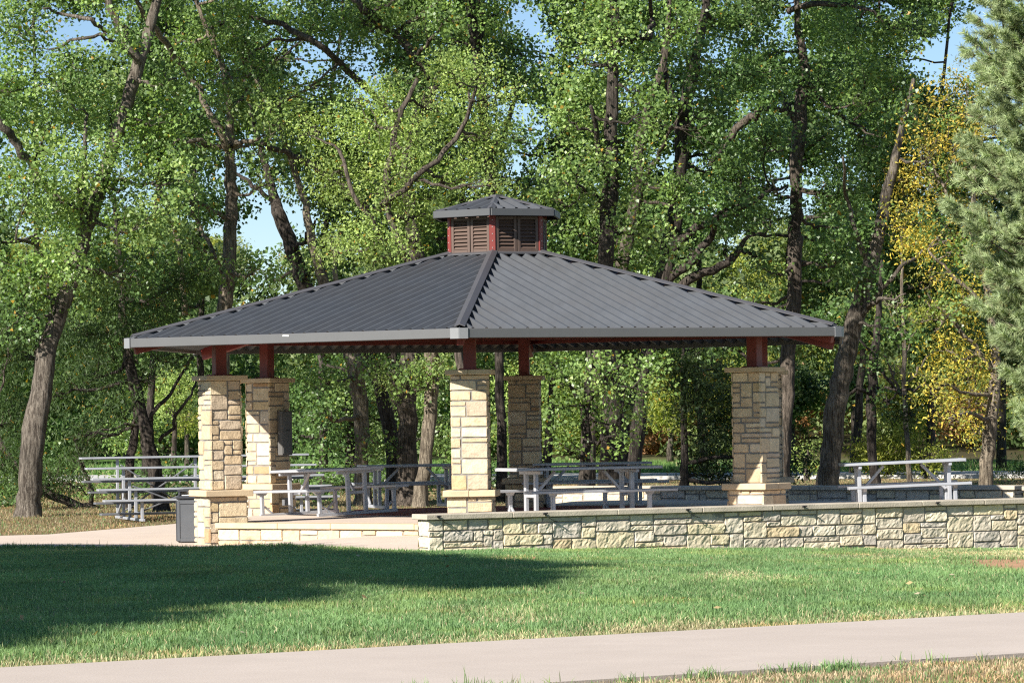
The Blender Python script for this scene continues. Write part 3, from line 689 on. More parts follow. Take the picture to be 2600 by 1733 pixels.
# tufts overhanging the near path edge
x, y = [], []
for a in np.concatenate([rng.uniform(-1, 14, 46), rng.normal(2.9, .12, 5), rng.normal(6.6, .2, 8)]):
    q = PD * (a + 11) + PN * (PNEAR - .05 + rng.normal(0, .04)); m_ = rng.integers(10, 60); x.extend(q[0] + rng.normal(0, .05, m_)); y.extend(q[1] + rng.normal(0, .05, m_))
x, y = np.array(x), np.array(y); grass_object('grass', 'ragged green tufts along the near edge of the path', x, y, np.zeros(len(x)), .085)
# dry grass behind the pavement and around the trees
x, y = scatter(150000, 56, 100, 1.0); ok = (y > np.where(x < -5.5, pave_far(x), np.where(x < 0, 70.5, 69)) + .05) & ~((x > .5) & (y < 70 - .7 * (x - .7) + 1.5)) & (y < 104 - .54 * x)
x, y = x[ok], y[ok]; grass_object('grass', 'dry tan grass under the trees behind the pavilion', x, y, np.full(len(x), .92), .055, dryc=(.40, .30, .17))
x, y = scatter(60000, 95, 130, 1.0); r_ = y - (108 - .54 * x); ok = (r_ > 3.2) & (r_ < 22); x, y = x[ok], y[ok]
grass_object('grass', 'green verge grass beyond the distant road', x, y, np.full(len(x), .05), .16, (.17, .30, .08), (.12, .24, .07))

# fallen leaves
n = 75; x, y = scatter(n, 24, 50); s = path_s(x, y); ok = (s > PFAR + .1) & (y < lawn_far(x)); x, y = x[ok], y[ok]; n = len(x)
P = np.stack([x, y, ground_z(x, y) + .055], 1); a = rng.uniform(0, 6.28, n); u = np.stack([np.cos(a), np.sin(a), rng.normal(0, .35, n)], 1); v = np.stack([-np.sin(a), np.cos(a), rng.normal(.3, .4, n)], 1); sz = rng.uniform(.018, .036, n)[:, None]
V = np.stack([P - u * sz, P - v * sz * .7, P + u * sz, P + v * sz * .7], 1).reshape(-1, 3); F = np.arange(4 * n).reshape(-1, 4)
cl = np.array([(.42, .26, .13), (.48, .36, .18), (.34, .20, .10), (.52, .44, .30)])[rng.integers(0, 4, n)]
tag(npmesh('fallen_leaves', V, F, np.repeat(cl, 4, 0), MT['deadleaf']), 'scattered tan fallen leaves on the lawn', kind='stuff')

# ------------------------------------------------------------------ trees
LEAF = {   # colour, colour 2, length, width ratio, material, droop
    'cotton': ((0.211, 0.308, 0.079), (0.141, 0.234, 0.068), .080, .85, 'leaf', .5),
    'cottonlight': ((0.277, 0.363, 0.111), (0.184, 0.293, 0.093), .080, .85, 'leaf', .5),
    'elm': ((0.336, 0.418, 0.121), (0.236, 0.337, 0.101), .070, .5, 'soft', .4),
    'dark': ((0.139, 0.228, 0.064), (0.091, 0.166, 0.053), .090, .8, 'leaf', .5),
    'willow': ((0.079, 0.126, 0.038), (0.050, 0.096, 0.029), .135, .18, 'soft', 1.4),
    'yellow': ((0.620, 0.460, 0.070), (0.320, 0.370, 0.085), .085, .42, 'soft', .6),
    'gold': ((.56, .40, .06), (.24, .28, .07), .085, .42, 'soft', .6),
    'lime': ((0.290, 0.304, 0.055), (0.185, 0.240, 0.048), .11, .3, 'soft', .7),
    'rust': ((0.330, 0.165, 0.066), (0.242, 0.154, 0.066), .10, .6, 'soft', .5),
    'cedar': ((0.035, 0.065, 0.026), (0.065, 0.090, 0.026), .13, .32, 'soft', .9),
    'haze': ((0.220, 0.270, 0.100), (0.150, 0.210, 0.080), .13, .7, 'soft', .5),
    'far': ((0.125, 0.182, 0.058), (0.084, 0.139, 0.049), .13, .7, 'soft', .5),
}
def leaf_arrays(cen, outward, kind, size=1.0, bias=None):
    """Leaves (quads) at cen (n,3); outward (n,3) biases their normals."""
    c1, c2, ln, wr, mname, droop = LEAF[kind]; n = len(cen)
    nrm = rng.normal(0, .8, (n, 3)) + (0 if bias is None else bias) + outward * .45 + SUN * .55 + np.array([0, 0, .2]); nrm /= np.linalg.norm(nrm, axis=1)[:, None]
    ax = rng.normal(0, 1, (n, 3)) + np.array([0, 0, -droop]); ax -= (ax * nrm).sum(1)[:, None] * nrm; ax /= np.linalg.norm(ax, axis=1)[:, None] + 1e-9
    sd = np.cross(nrm, ax); L = (ln * 1.0 * size * rng.uniform(.65, 1.25, n))[:, None]; w_ = L * wr / 2
    fold = nrm * w_ * rng.uniform(.1, .5, n)[:, None]
    V = np.stack([cen, cen + ax * L * .36 + sd * w_ + fold, cen + ax * L, cen + ax * L * .36 - sd * w_ + fold], 1).reshape(-1, 3)
    return V, np.array(c1), np.array(c2), mname
def crown_mesh(name, clumps, parent, lod=1.0, origin=None, extra_yellow=.012):
    """clumps: (centre xyz, radii xyz, leaf kind, density, size)."""
    by = {}
    for (cen, rad, kind, dens, size) in clumps:
        cen = np.array(cen); rad = np.array(rad); vol = 4.19 * rad[0] * rad[1] * rad[2]
        area = math.pi * rad[0] * rad[2]
        ln_, wr_ = LEAF[kind][2:4]; ns = max(4, int(area * DENS * dens * min(2.4, (.0060 / (ln_ * ln_ * wr_)) ** .85))); u = rng.normal(0, 1, (ns, 3)); u /= np.linalg.norm(u, axis=1)[:, None]
        rr = rng.random(ns) ** .42; lob = .72 + .55 * fbm(u[:, 0] * 2.2 + cen[0] * 3, u[:, 2] * 2.2 + cen[2] * 3 + u[:, 1])
        sc = cen + u * rr[:, None] * lob[:, None] * rad            # spray centres
        m_ = int(30 * lod); sp = rng.normal(0, 1, (ns, m_, 3)) * np.array([.17, .17, .12]) * (.75 + .5 * rng.random((ns, 1, 1))) * (1 + .35 * (size - 1))
        keep = rng.random((ns, m_)) < (.45 + .55 * rng.random((ns, 1)))
        P = (sc[:, None] + sp); out = np.repeat(u[:, None], m_, 1); tone = np.repeat(rng.random((ns, 1)), m_, 1); P, out, tone = P[keep], out[keep], tone[keep]
        bia = np.repeat(rng.normal(0, .65, (ns, 1, 3)), m_, 1)[keep]; V, c1, c2, mn = leaf_arrays(P, out, kind, size, bia); n = len(P); t = np.clip(tone + rng.normal(0, .3, n), 0, 1)[:, None]
        ctone = random.uniform(.86, 1.14)
        col = (c1 * t + c2 * (1 - t)) * rng.uniform(.75, 1.25, n)[:, None] * ctone * (.8 + .4 * tone[:, None])
        yl = rng.random(n) < extra_yellow; col[yl] = np.array([.42, .26, .04])
        by.setdefault(mn, []).append((V, np.repeat(col, 4, 0)))
    res = []
    for i, (mn, parts) in enumerate(by.items()):
        V = np.concatenate([p[0] for p in parts]); C = np.concatenate([p[1] for p in parts])
        if origin is not None: V = V - np.asarray(origin)
        res.append(npmesh(name, V, np.arange(len(V)).reshape(-1, 4), C, MT[mn], parent))
    return res
def wiggle(p, amt):
    p = np.array(p, float); k = len(p); t = np.linspace(0, k - 1, (k - 1) * 4 + 1); q = np.stack([np.interp(t, np.arange(k), p[:, i]) for i in range(p.shape[1])], 1)
    # smooth
    for _ in range(2): q[1:-1] = (q[:-2] + 2 * q[1:-1] + q[2:]) / 4
    q[1:-1, :3] += rng.normal(0, amt, (len(q) - 2, 3)); return q
DENS = 29
def tree(name, label, cat, Y, limbs, clumps, barkm='bark_brown', group='trees behind the pavilion', lod=1.0, twigs=5, src=True, base=None):
    """limbs: polylines of (px, py, width px) in photo pixels, first one the trunk from base upward; py None = ground.
       clumps: (x, y, rx, ry, kind, density, size, dy) in 2352-wide view pixels; depth comes from the tree."""
    s = ppm(Y); org = None; mb = MB(); lines = []
    for li, limb in enumerate(limbs):
        pts = []
        for i, (px, py, wd) in enumerate(limb):
            yy = Y + (0 if li == 0 else (rng.normal(0, .25) + (i / max(1, len(limb) - 1)) * random.uniform(-1.6, .6)) * (0 if i == 0 else 1))
            if py is None:
                P = at(px, HZ + 200, yy); P = np.array([P[0], yy, float(ground_z(P[0], yy)) - .12])
                # keep x at the photo position for that height
                for _ in range(3):
                    _, py_ = proj(P[None])[0][0], proj(P[None])[1][0]; Q = at(px, py_, yy); P[0] = Q[0]
            else: P = at(px, py, yy)
            pts.append((*P, wd / 2 / s))
        if li == 0:
            org = np.array([pts[0][0], pts[0][1], float(ground_z(pts[0][0], pts[0][1]))])
            pts[0] = (*pts[0][:3], pts[0][3] * 1.12)
        q = wiggle(pts, .018 if li == 0 else .03); lines.append(q)
        if li == 0: q[0, 3] *= 1.32; q[1, 3] *= 1.10
        mb.tube(q[:, :3] - org, q[:, 3], 26 if li == 0 else 8, lump=.16)
    allp = np.concatenate([l[:, :3] for l in lines]); allr = np.concatenate([l[:, 3] for l in lines])
    cl = []
    for cdef in clumps:
        (cx, cy, rx, ry, kind) = cdef[:5]; dens = cdef[5] if len(cdef) > 5 else 1; size = cdef[6] if len(cdef) > 6 else 1; dy = cdef[7] if len(cdef) > 7 else rng.normal(-.3, .8)
        P = at(cx * DS, cy * DS, Y + dy); a, b = rx * DS / s, ry * DS / s
        cl.append((P, (a, max(.5, (a + b) / 2 * .95), b), kind, dens, size))
        if twigs:
            ok = allr > .02; dist = np.linalg.norm(allp - P, axis=1) + (allp[:, 2] > P[2] + .3) * 1.0; k = int(np.argmin(dist)); A = allp[k]
            r0 = min(allr[k] * .7, .035 + .01 * np.linalg.norm(P - A))
            mid = (A + P) / 2 + rng.normal(0, .12, 3) + np.array([0, 0, -.1]); bq = wiggle([(*A, r0), (*mid, r0 * .7), (*P, r0 * .45)], .03); mb.tube(bq[:, :3] - org, bq[:, 3], 6)
            for _ in range(int(twigs * max(1, a * b))):
                u = rng.normal(0, 1, 3); u /= np.linalg.norm(u); st = bq[rng.integers(4, len(bq)), :3]; E = P + u * np.array([a, (a + b) / 2, b]) * .9
                w2 = wiggle([(*st, .014), (*((st + E) / 2 + rng.normal(0, .1, 3)), .009), (*E, .004)], .025); mb.tube(w2[:, :3] - org, w2[:, 3], 4, cap=False)
    t_ = thing(name, label, cat, org, group=group)
    mb.build('trunk', MT[barkm], t_, smooth=True)
    if cl:
        for o in crown_mesh('crown', cl, t_, lod, origin=org): pass
    return t_
def above(x0, x1, kind, n, y0=-420, y1=-40):
    return [(random.uniform(x0, x1), random.uniform(y0, y1), random.uniform(80, 120), random.uniform(70, 100), kind, .8) for _ in range(n)]
# 1 big cottonwood on the left edge
tree('cottonwood_tree', 'big cottonwood with thick furrowed trunk at the far left edge, leaning right', 'tree', 73.5,
     [[(70, None, 62), (74, 1250, 60), (83, 1131, 62), (107, 964, 54), (129, 856, 48), (162, 758, 42), (195, 680, 38), (230, 560, 36), (263, 450, 34), (312, 300, 32), (352, 158, 34), (402, 0, 22), (430, -220, 12)],
      [(352, 170, 26), (318, 90, 22), (263, 0, 20), (225, -180, 10)],
      [(165, 520, 24), (90, 440, 24), (33, 346, 22), (0, 312, 20), (-60, 200, 12)],
      [(268, 80, 12), (230, 50, 11), (150, 30, 8), (110, 22, 5)], [(352, 150, 9), (270, 92, 9), (200, 95, 8), (130, 125, 5)],
      [(140, 800, 14), (96, 610, 11), (40, 606, 8)], [(215, 600, 18), (206, 480, 16), (212, 380, 12), (222, 290, 8)]],
     [(50, 60, 100, 80, 'cotton'), (30, 180, 90, 80, 'cotton'), (120, 290, 110, 100, 'cottonlight'), (250, 260, 100, 100, 'cottonlight'), (345, 290, 80, 80, 'cotton'),
      (60, 420, 90, 80, 'cotton'), (150, 480, 100, 90, 'cottonlight'), (285, 420, 80, 90, 'cotton'), (330, 520, 90, 80, 'cottonlight'), (70, 620, 100, 70, 'cotton'), (230, 620, 80, 80, 'cottonlight'),
      (120, 190, 80, 60, 'cotton'), (405, 180, 60, 60, 'cotton'), (30, 720, 70, 70, 'dark'), (150, 600, 70, 60, 'cottonlight'), (390, 420, 60, 70, 'cottonlight'), (170, 130, 60, 50, 'cotton'), (290, 60, 50, 60, 'cotton'), (200, 370, 90, 70, 'cottonlight'), (330, 620, 70, 60, 'dark'), (120, 690, 70, 40, 'cotton')] + above(-40, 420, 'cotton', 11), barkm='bark_grey')
# 2 dark leaning trunk behind the bleachers with drooping willowy foliage
tree('willow_tree', 'dark slender leaning trunk with drooping foliage behind the bleachers', 'tree', 76,
     [[(410, None, 42), (406, 1260, 40), (393, 1190, 38), (361, 1062, 34), (330, 930, 28), (318, 860, 26), (312, 760, 22), (300, 640, 16), (290, 500, 10)],
      [(362, 1080, 14), (420, 1010, 10), (470, 940, 7), (500, 900, 5)], [(405, 1120, 10), (440, 1070, 9), (485, 1000, 7), (500, 960, 5)]],
     [(200, 760, 80, 70, 'willow'), (290, 740, 70, 70, 'willow'), (380, 690, 80, 60, 'willow'), (200, 860, 80, 70, 'willow'), (250, 930, 70, 60, 'willow'), (130, 900, 40, 70, 'willow', .8), (330, 860, 50, 50, 'willow', .7), (210, 990, 50, 60, 'willow', .7), (410, 640, 90, 60, 'willow'), (270, 660, 70, 60, 'willow'), (390, 800, 60, 50, 'willow', .7), (170, 1010, 40, 50, 'willow', .6), (340, 760, 60, 40, 'willow')], barkm='bark_dark')
tree('willow_tree', 'thin dark trunk just left of the leaning one behind the bleachers', 'tree', 78,
     [[(318, None, 26), (322, 1230, 25), (335, 1150, 23), (345, 1080, 20), (352, 980, 16), (345, 880, 10)], [(348, 1010, 8), (300, 930, 6), (270, 880, 4)]],
     [(310, 800, 70, 60, 'dark'), (250, 820, 60, 70, 'willow')], barkm='bark_dark')
# low bent trunk and shrubs at far left
tree('willow_shrub', 'dark weeping willow shrub spilling down at the far left edge', 'shrub', 80,
     [[(245, None, 26), (190, 1280, 24), (110, 1248, 22), (40, 1190, 18), (-20, 1080, 12)], [(240, 1290, 14), (228, 1230, 10), (205, 1180, 8), (190, 1120, 6)]],
     [(10, 850, 60, 70, 'willow'), (30, 960, 60, 80, 'willow'), (0, 1060, 60, 70, 'willow'), (60, 1090, 50, 40, 'willow', .8), (110, 1080, 50, 50, 'willow', .7), (160, 1110, 50, 40, 'willow', .7), (20, 760, 50, 60, 'willow'), (70, 1150, 40, 30, 'willow', .5), (180, 1060, 40, 50, 'willow', .6)], barkm='bark_brown')
# 3 pale straight trunk left of the pavilion
tree('cottonwood_tree', 'tall straight pale brown trunk rising behind the left slope of the roof', 'tree', 77,
     [[(556, None, 42), (560, 1000, 40), (570, 790, 38), (580, 690, 36), (589, 536, 33), (586, 440, 30), (585, 380, 27), (585, 268, 18), (560, 150, 14), (520, 60, 12), (482, -40, 10), (460, -220, 6)],
      [(585, 385, 22), (549, 312, 17), (505, 223, 16), (446, 147, 16), (397, 76, 14), (340, 0, 11), (290, -120, 6)],
      [(589, 378, 14), (545, 372, 13), (505, 355, 12), (470, 358, 8), (440, 365, 5)], [(589, 372, 14), (620, 360, 12), (660, 352, 8)],
      [(572, 700, 13), (530, 620, 12), (495, 560, 10), (480, 510, 6)], [(470, 800, 16), (465, 650, 16), (440, 570, 13), (425, 520, 10), (405, 470, 6)], [(580, 560, 13), (535, 530, 11), (500, 510, 7)]],
     [(430, 100, 90, 70, 'cotton'), (520, 50, 80, 60, 'cotton'), (500, 160, 60, 60, 'cotton', .6), (560, 230, 80, 60, 'cottonlight', .8), (640, 270, 70, 70, 'cottonlight'), (470, 330, 60, 60, 'cotton', .7), (630, 350, 60, 50, 'cottonlight', .8), (450, 470, 50, 60, 'cotton', .6), (600, 150, 60, 60, 'cotton', .8), (590, 620, 60, 60, 'cotton', .7), (470, 620, 60, 50, 'cotton', .7), (430, 560, 40, 50, 'cottonlight', .6), (620, 420, 50, 30, 'cottonlight', .6)] + above(380, 660, 'cotton', 7), barkm='bark_pale')
# 4 dark leaning pair
tree('cottonwood_tree', 'dark leaning trunk against the patch of open sky left of the cupola', 'tree', 79,
     [[(1000, None, 40), (1000, 1115, 38), (955, 930, 36), (860, 830, 36), (790, 760, 38), (762, 700, 38), (740, 630, 38), (723, 580, 36), (706, 535, 32), (694, 495, 24), (676, 428, 18), (662, 370, 14), (640, 300, 10), (620, 200, 6)],
      [(700, 520, 14), (660, 480, 12), (625, 455, 11), (600, 440, 6)], [(745, 640, 12), (775, 610, 9), (800, 560, 6)]],
     [(690, 60, 70, 60, 'cotton'), (740, 40, 70, 60, 'cotton'), (700, 230, 50, 60, 'cotton', .8), (620, 300, 50, 40, 'cotton', .7), (610, 640, 50, 30, 'dark', .7), (660, 560, 25, 40, 'dark', .4), (720, 620, 50, 40, 'cotton', .7)], barkm='bark_dark')
tree('cottonwood_tree', 'paler trunk rising beside the dark leaning one, seen sunlit under the roof', 'tree', 78,
     [[(921, None, 42), (921, 1230, 40), (919, 1150, 38), (917, 1030, 40), (900, 896, 46), (865, 810, 38), (822, 720, 30), (800, 645, 24), (780, 560, 20), (765, 480, 16), (700, 300, 14), (650, 200, 12), (620, 100, 8)],
      [(880, 830, 16), (845, 700, 14), (860, 600, 10)]],
     [(800, 130, 50, 60, 'cotton', .7), (760, 190, 50, 50, 'cotton'), (560, 100, 50, 50, 'cotton', .7), (860, 840, 60, 40, 'cotton', .8), (870, 1020, 60, 40, 'cotton', .7), (740, 880, 50, 50, 'cotton', .8), (720, 950, 50, 60, 'dark', .8)], barkm='bark_pale')
# 5 big dark trunk under the roof, long arching limbs above
tree('cottonwood_tree', 'thick reddish brown trunk just left of the front middle column, with arching dark limbs above', 'tree', 77.5,
     [[(1036, None, 56), (1034, 1160, 50), (1035, 1040, 50), (1038, 945, 48), (1048, 800, 44), (1055, 640, 38), (1050, 600, 36), (1038, 500, 32), (1030, 430, 30), (1060, 300, 26), (1110, 200, 24)],
      [(1100, 205, 18), (1051, 135, 22), (982, 69, 22), (908, 12, 20), (850, -60, 12)],
      [(960, 260, 16), (888, 178, 17), (803, 110, 16), (714, 58, 15), (643, 42, 10), (600, 60, 6)], [(790, 105, 10), (740, 95, 8), (680, 110, 7), (620, 150, 4)],
      [(930, 520, 20), (870, 470, 20), (795, 424, 18), (723, 384, 16), (665, 362, 12)], [(1045, 560, 12), (1000, 545, 9), (930, 525, 8)], [(960, 250, 16), (1040, 350, 22), (1045, 420, 24)]],
     [(860, 50, 80, 60, 'cotton'), (930, 70, 70, 60, 'cotton'), (990, 140, 70, 60, 'dark'), (940, 180, 60, 60, 'dark'), (820, 60, 60, 40, 'cotton', .8), (900, 130, 60, 40, 'dark'), (1030, 40, 60, 50, 'cotton'), (960, 860, 60, 40, 'cotton', .8), (1010, 880, 40, 50, 'cotton', .7)] + above(700, 1100, 'cotton', 8), barkm='bark_brown')
tree('ash_tree', 'pale slim trunk with whitish foot just left of the front middle column', 'tree', 76.5,
     [[(1064, None, 40), (1070, 1240, 36), (1085, 1110, 34), (1096, 1000, 36), (1100, 950, 34), (1086, 900, 18), (1080, 820, 14), (1075, 700, 10)], [(1098, 960, 24), (1110, 900, 20), (1120, 800, 14)]], [(900, 880, 50, 40, 'elm', .7), (990, 850, 60, 30, 'elm', .8)], barkm='bark_pale')
# 6 light green finer leaved crown, left of and above the cupola
tree('elm_tree', 'bright yellow-green fine leaved tree whose crown hangs left of and over the cupola', 'tree', 70.5,
     [[(1190, None, 26), (1185, 1000, 24), (1150, 820, 20), (1060, 690, 18), (985, 570, 16), (985, 420, 20), (1010, 300, 16), (1060, 200, 10)], [(972, 600, 14), (900, 500, 11), (860, 380, 10)], [(970, 520, 18), (1080, 430, 14), (1180, 330, 12), (1210, 220, 8)], [(1030, 650, 12), (1040, 610, 10), (1060, 600, 6)]],
     [(850, 290, 110, 90, 'elm'), (770, 400, 80, 90, 'elm'), (900, 420, 100, 90, 'elm'), (820, 540, 90, 60, 'elm'), (950, 330, 50, 70, 'elm'), (1080, 180, 80, 80, 'elm'), (1110, 320, 80, 80, 'elm'), (1060, 410, 80, 60, 'elm'), (880, 220, 70, 50, 'elm'), (760, 570, 50, 40, 'elm'), (1000, 260, 50, 60, 'elm', .8), (720, 300, 50, 50, 'elm', .8), (980, 490, 50, 50, 'elm', .7), (1140, 430, 50, 30, 'elm', .8), (860, 600, 60, 30, 'elm'), (930, 560, 40, 40, 'elm', .7), (1020, 150, 40, 50, 'elm'), (1160, 220, 40, 60, 'elm', .8)], barkm='bark_brown')
# 7 twin dark trunks at the top centre
tree('cottonwood_tree', 'twin dark upright limbs at the top centre above the cupola', 'tree', 80,
     [[(1275, None, 24), (1272, 1000, 23), (1262, 800, 24), (1255, 600, 24), (1248, 470, 25), (1232, 330, 26), (1214, 180, 30), (1211, 110, 32), (1195, 0, 26), (1180, -200, 14)],
      [(1213, 115, 28), (1226, 50, 26), (1216, -20, 22), (1240, -200, 10)], [(1240, 400, 16), (1290, 330, 14), (1330, 150, 10)]],
     [(1130, 40, 60, 60, 'cotton'), (1140, 120, 50, 50, 'dark'), (1010, 90, 40, 50, 'cotton'), (1180, 120, 60, 40, 'dark', .8), (1220, 180, 50, 60, 'dark'), (1200, 320, 40, 60, 'dark', .8), (1210, 420, 40, 40, 'dark', .8), (1160, 500, 60, 30, 'dark'), (1180, 560, 30, 20, 'dark')] + above(1020, 1330, 'cotton', 7), barkm='bark_dark')
# 8 bright cottonwood right of the cupola
tree('cottonwood_tree', 'glossy bright cottonwood with dark forking trunk just right of the cupola', 'tree', 74.5,
     [[(1557, None, 64), (1557, 1100, 58), (1550, 900, 50), (1540, 700, 40), (1538, 600, 40), (1549, 470, 44), (1553, 367, 38), (1553, 261, 32), (1557, 171, 26), (1565, 110, 30), (1560, 40, 22), (1545, -120, 14)],
      [(1566, 115, 20), (1620, 95, 18), (1650, 90, 16), (1660, 40, 12), (1640, -40, 7)], [(1545, 480, 22), (1520, 370, 16), (1500, 270, 10)], [(1540, 520, 16), (1500, 490, 12), (1470, 470, 6)]],
     [(1320, 130, 80, 90, 'cottonlight'), (1300, 260, 80, 80, 'cottonlight'), (1390, 250, 90, 90, 'cottonlight'), (1330, 380, 80, 80, 'cottonlight'), (1450, 400, 60, 70, 'cottonlight'), (1450, 120, 60, 70, 'cottonlight'), (1290, 470, 70, 50, 'cottonlight'), (1460, 520, 70, 60, 'cottonlight'), (1330, 540, 60, 40, 'cotton'), (1500, 250, 50, 60, 'cotton'), (1390, 60, 70, 60, 'cottonlight'), (1480, 310, 50, 50, 'cottonlight'), (1370, 480, 50, 60, 'cottonlight', .8), (1530, 560, 50, 40, 'cottonlight', .8), (1430, 590, 60, 30, 'cotton', .8), (1260, 380, 40, 50, 'cotton', .8), (1490, 200, 40, 40, 'cottonlight')] + above(1250, 1560, 'cotton', 8), barkm='bark_dark')
tree('cottonwood_tree', 'brownish trunk standing close behind the forking one, right of the cupola', 'tree', 79.2,
     [[(1490, None, 44), (1490, 1213, 42), (1500, 1000, 40), (1540, 800, 36), (1590, 640, 34), (1615, 500, 32), (1622, 400, 28), (1640, 280, 22), (1690, 150, 16), (1700, 0, 10)], [(1618, 480, 16), (1670, 400, 12), (1700, 330, 7)]],
     [(1560, 60, 60, 60, 'cotton'), (1600, 140, 60, 60, 'dark'), (1600, 300, 60, 60, 'dark'), (1560, 430, 50, 60, 'cotton'), (1640, 220, 60, 60, 'dark'), (1620, 480, 50, 50, 'dark', .8)] + above(1520, 1720, 'cotton', 5), barkm='bark_brown')
# 9 leaning trunk right
tree('oak_tree', 'broad dark crowned tree leaning right behind the right slope of the roof', 'tree', 80,
     [[(1590, None, 50), (1620, 1000, 46), (1670, 780, 42), (1698, 650, 42), (1716, 530, 40), (1726, 420, 34), (1735, 300, 34), (1760, 180, 30), (1790, 40, 20), (1800, -140, 12)],
      [(1735, 310, 24), (1700, 230, 18), (1680, 120, 14), (1720, 60, 10)], [(1700, 640, 26), (1750, 590, 22), (1850, 540, 18), (1930, 500, 12), (2000, 470, 6)],
      [(1690, 720, 24), (1760, 660, 22), (1800, 600, 18), (1830, 540, 14)], [(1700, 740, 26), (1790, 690, 24), (1860, 660, 18), (1900, 600, 10)]],
     [(1700, 60, 90, 70, 'dark'), (1640, 60, 70, 70, 'cotton'), (1760, 180, 80, 70, 'dark'), (1690, 170, 70, 70, 'dark'), (1680, 380, 70, 60, 'dark'), (1740, 430, 70, 60, 'dark'), (1700, 480, 60, 50, 'dark'), (1640, 400, 60, 60, 'dark'), (1770, 500, 60, 40, 'dark', .8), (1660, 560, 40, 30, 'dark', .7), (1760, 300, 60, 70, 'dark'), (1580, 590, 50, 30, 'dark', .7), (1740, 590, 40, 30, 'dark', .6)] + above(1640, 1860, 'dark', 6), barkm='bark_dark')
# 10 straight trunk behind the right column
tree('oak_tree', 'straight dark trunk rising directly behind the right end of the roof', 'tree', 82,
     [[(1984, None, 40), (1988, 1150, 38), (1996, 994, 38), (2003, 890, 38), (2018, 740, 36), (2019, 600, 36), (2021, 536, 32), (2021, 424, 32), (2030, 335, 36), (2032, 268, 32), (2045, 180, 24), (2030, 80, 18), (2010, -120, 10)],
      [(2028, 320, 22), (1998, 275, 18), (1990, 240, 12)], [(2003, 280, 12), (1932, 275, 18), (1892, 308, 22), (1847, 357, 18), (1800, 420, 8)], [(2040, 200, 14), (2120, 290, 10), (2200, 330, 6)], [(2000, 30, 16), (2060, 12, 16), (2150, 10, 12), (2220, 30, 7)]],
     [(1860, 60, 90, 70, 'cotton'), (1970, 60, 80, 70, 'cotton'), (2060, 70, 70, 60, 'cotton'), (1880, 190, 90, 70, 'dark'), (1990, 190, 80, 70, 'cotton'), (2070, 190, 60, 60, 'cotton'), (1900, 310, 60, 60, 'dark'), (1900, 420, 60, 60, 'dark'), (1780, 120, 60, 50, 'dark'), (1970, 320, 70, 60, 'dark'), (1890, 520, 60, 50, 'dark', .8), (1960, 430, 50, 70, 'dark'), (2140, 60, 50, 50, 'cotton', .7), (1930, 600, 50, 50, 'cotton', .7), (2060, 290, 50, 50, 'dark'), (1760, 620, 50, 40, 'cotton', .7), (1730, 690, 60, 30, 'cotton', .7)] + above(1780, 2160, 'cotton', 8), barkm='bark_brown')
# 11 big leaning trunk right
tree('oak_tree', 'thick furrowed trunk leaning strongly right beside the right end of the roof', 'tree', 79.5,
     [[(2090, None, 62), (2102, 1222, 56), (2119, 1077, 54), (2135, 973, 52), (2156, 870, 48), (2177, 787, 46), (2202, 691, 42), (2225, 610, 36), (2243, 540, 30), (2262, 446, 26), (2285, 350, 18), (2320, 200, 10)],
      [(2210, 680, 16), (2180, 600, 14), (2150, 520, 10), (2140, 400, 6)], [(2170, 820, 14), (2270, 700, 12), (2340, 640, 8), (2420, 600, 4)], [(2190, 790, 12), (2230, 760, 10), (2300, 745, 5)]],
     [(1980, 520, 60, 60, 'dark'), (1980, 640, 50, 60, 'dark', .8), (2080, 420, 60, 60, 'gold', 0.48), (2130, 370, 70, 60, 'gold', 0.54), (2060, 530, 50, 40, 'gold', 0.42), (2090, 560, 50, 50, 'yellow', .9), (2080, 480, 50, 30, 'yellow', .7), (2080, 760, 50, 60, 'dark', .7)], barkm='bark_grey')
# 12 slim dark and pale ones further right
tree('dead_tree', 'slender dark trunk with bare pale branches right of the thick leaning trunk', 'tree', 86,
     [[(2224, None, 26), (2222, 1213, 24), (2212, 1060, 26), (2214, 952, 26), (2225, 860, 20), (2235, 760, 14), (2240, 660, 8)],
      [(2212, 1000, 10), (2180, 985, 9), (2150, 1000, 8), (2120, 960, 4)], [(2220, 920, 9), (2250, 960, 8), (2290, 1000, 8), (2330, 1030, 4)], [(2215, 980, 8), (2260, 985, 8), (2310, 990, 7), (2360, 980, 4)], [(2222, 900, 7), (2190, 870, 6), (2160, 830, 4)]],
     [(2000, 830, 40, 40, 'dark', .6), (2090, 950, 60, 25, 'cedar', .9), (2030, 920, 40, 30, 'dark', .6)], barkm='bark_dark', twigs=8)
tree('dead_tree', 'thin pale bare trunk with branches between the leaning trunk and the yellow tree', 'tree', 88,
     [[(2310, None, 15), (2307, 1210, 14), (2300, 1080, 13), (2297, 940, 12), (2293, 800, 9), (2288, 640, 6), (2280, 520, 3)], [(2299, 1030, 7), (2270, 960, 6), (2240, 900, 4)], [(2297, 990, 7), (2330, 930, 5), (2360, 900, 3)], [(2295, 900, 6), (2330, 820, 5), (2380, 760, 3)], [(2293, 860, 6), (2260, 790, 4), (2240, 740, 3)]],
     [(2070, 850, 40, 40, 'elm', .35), (2050, 700, 40, 40, 'elm', .35)], barkm='bark_pale', twigs=9)
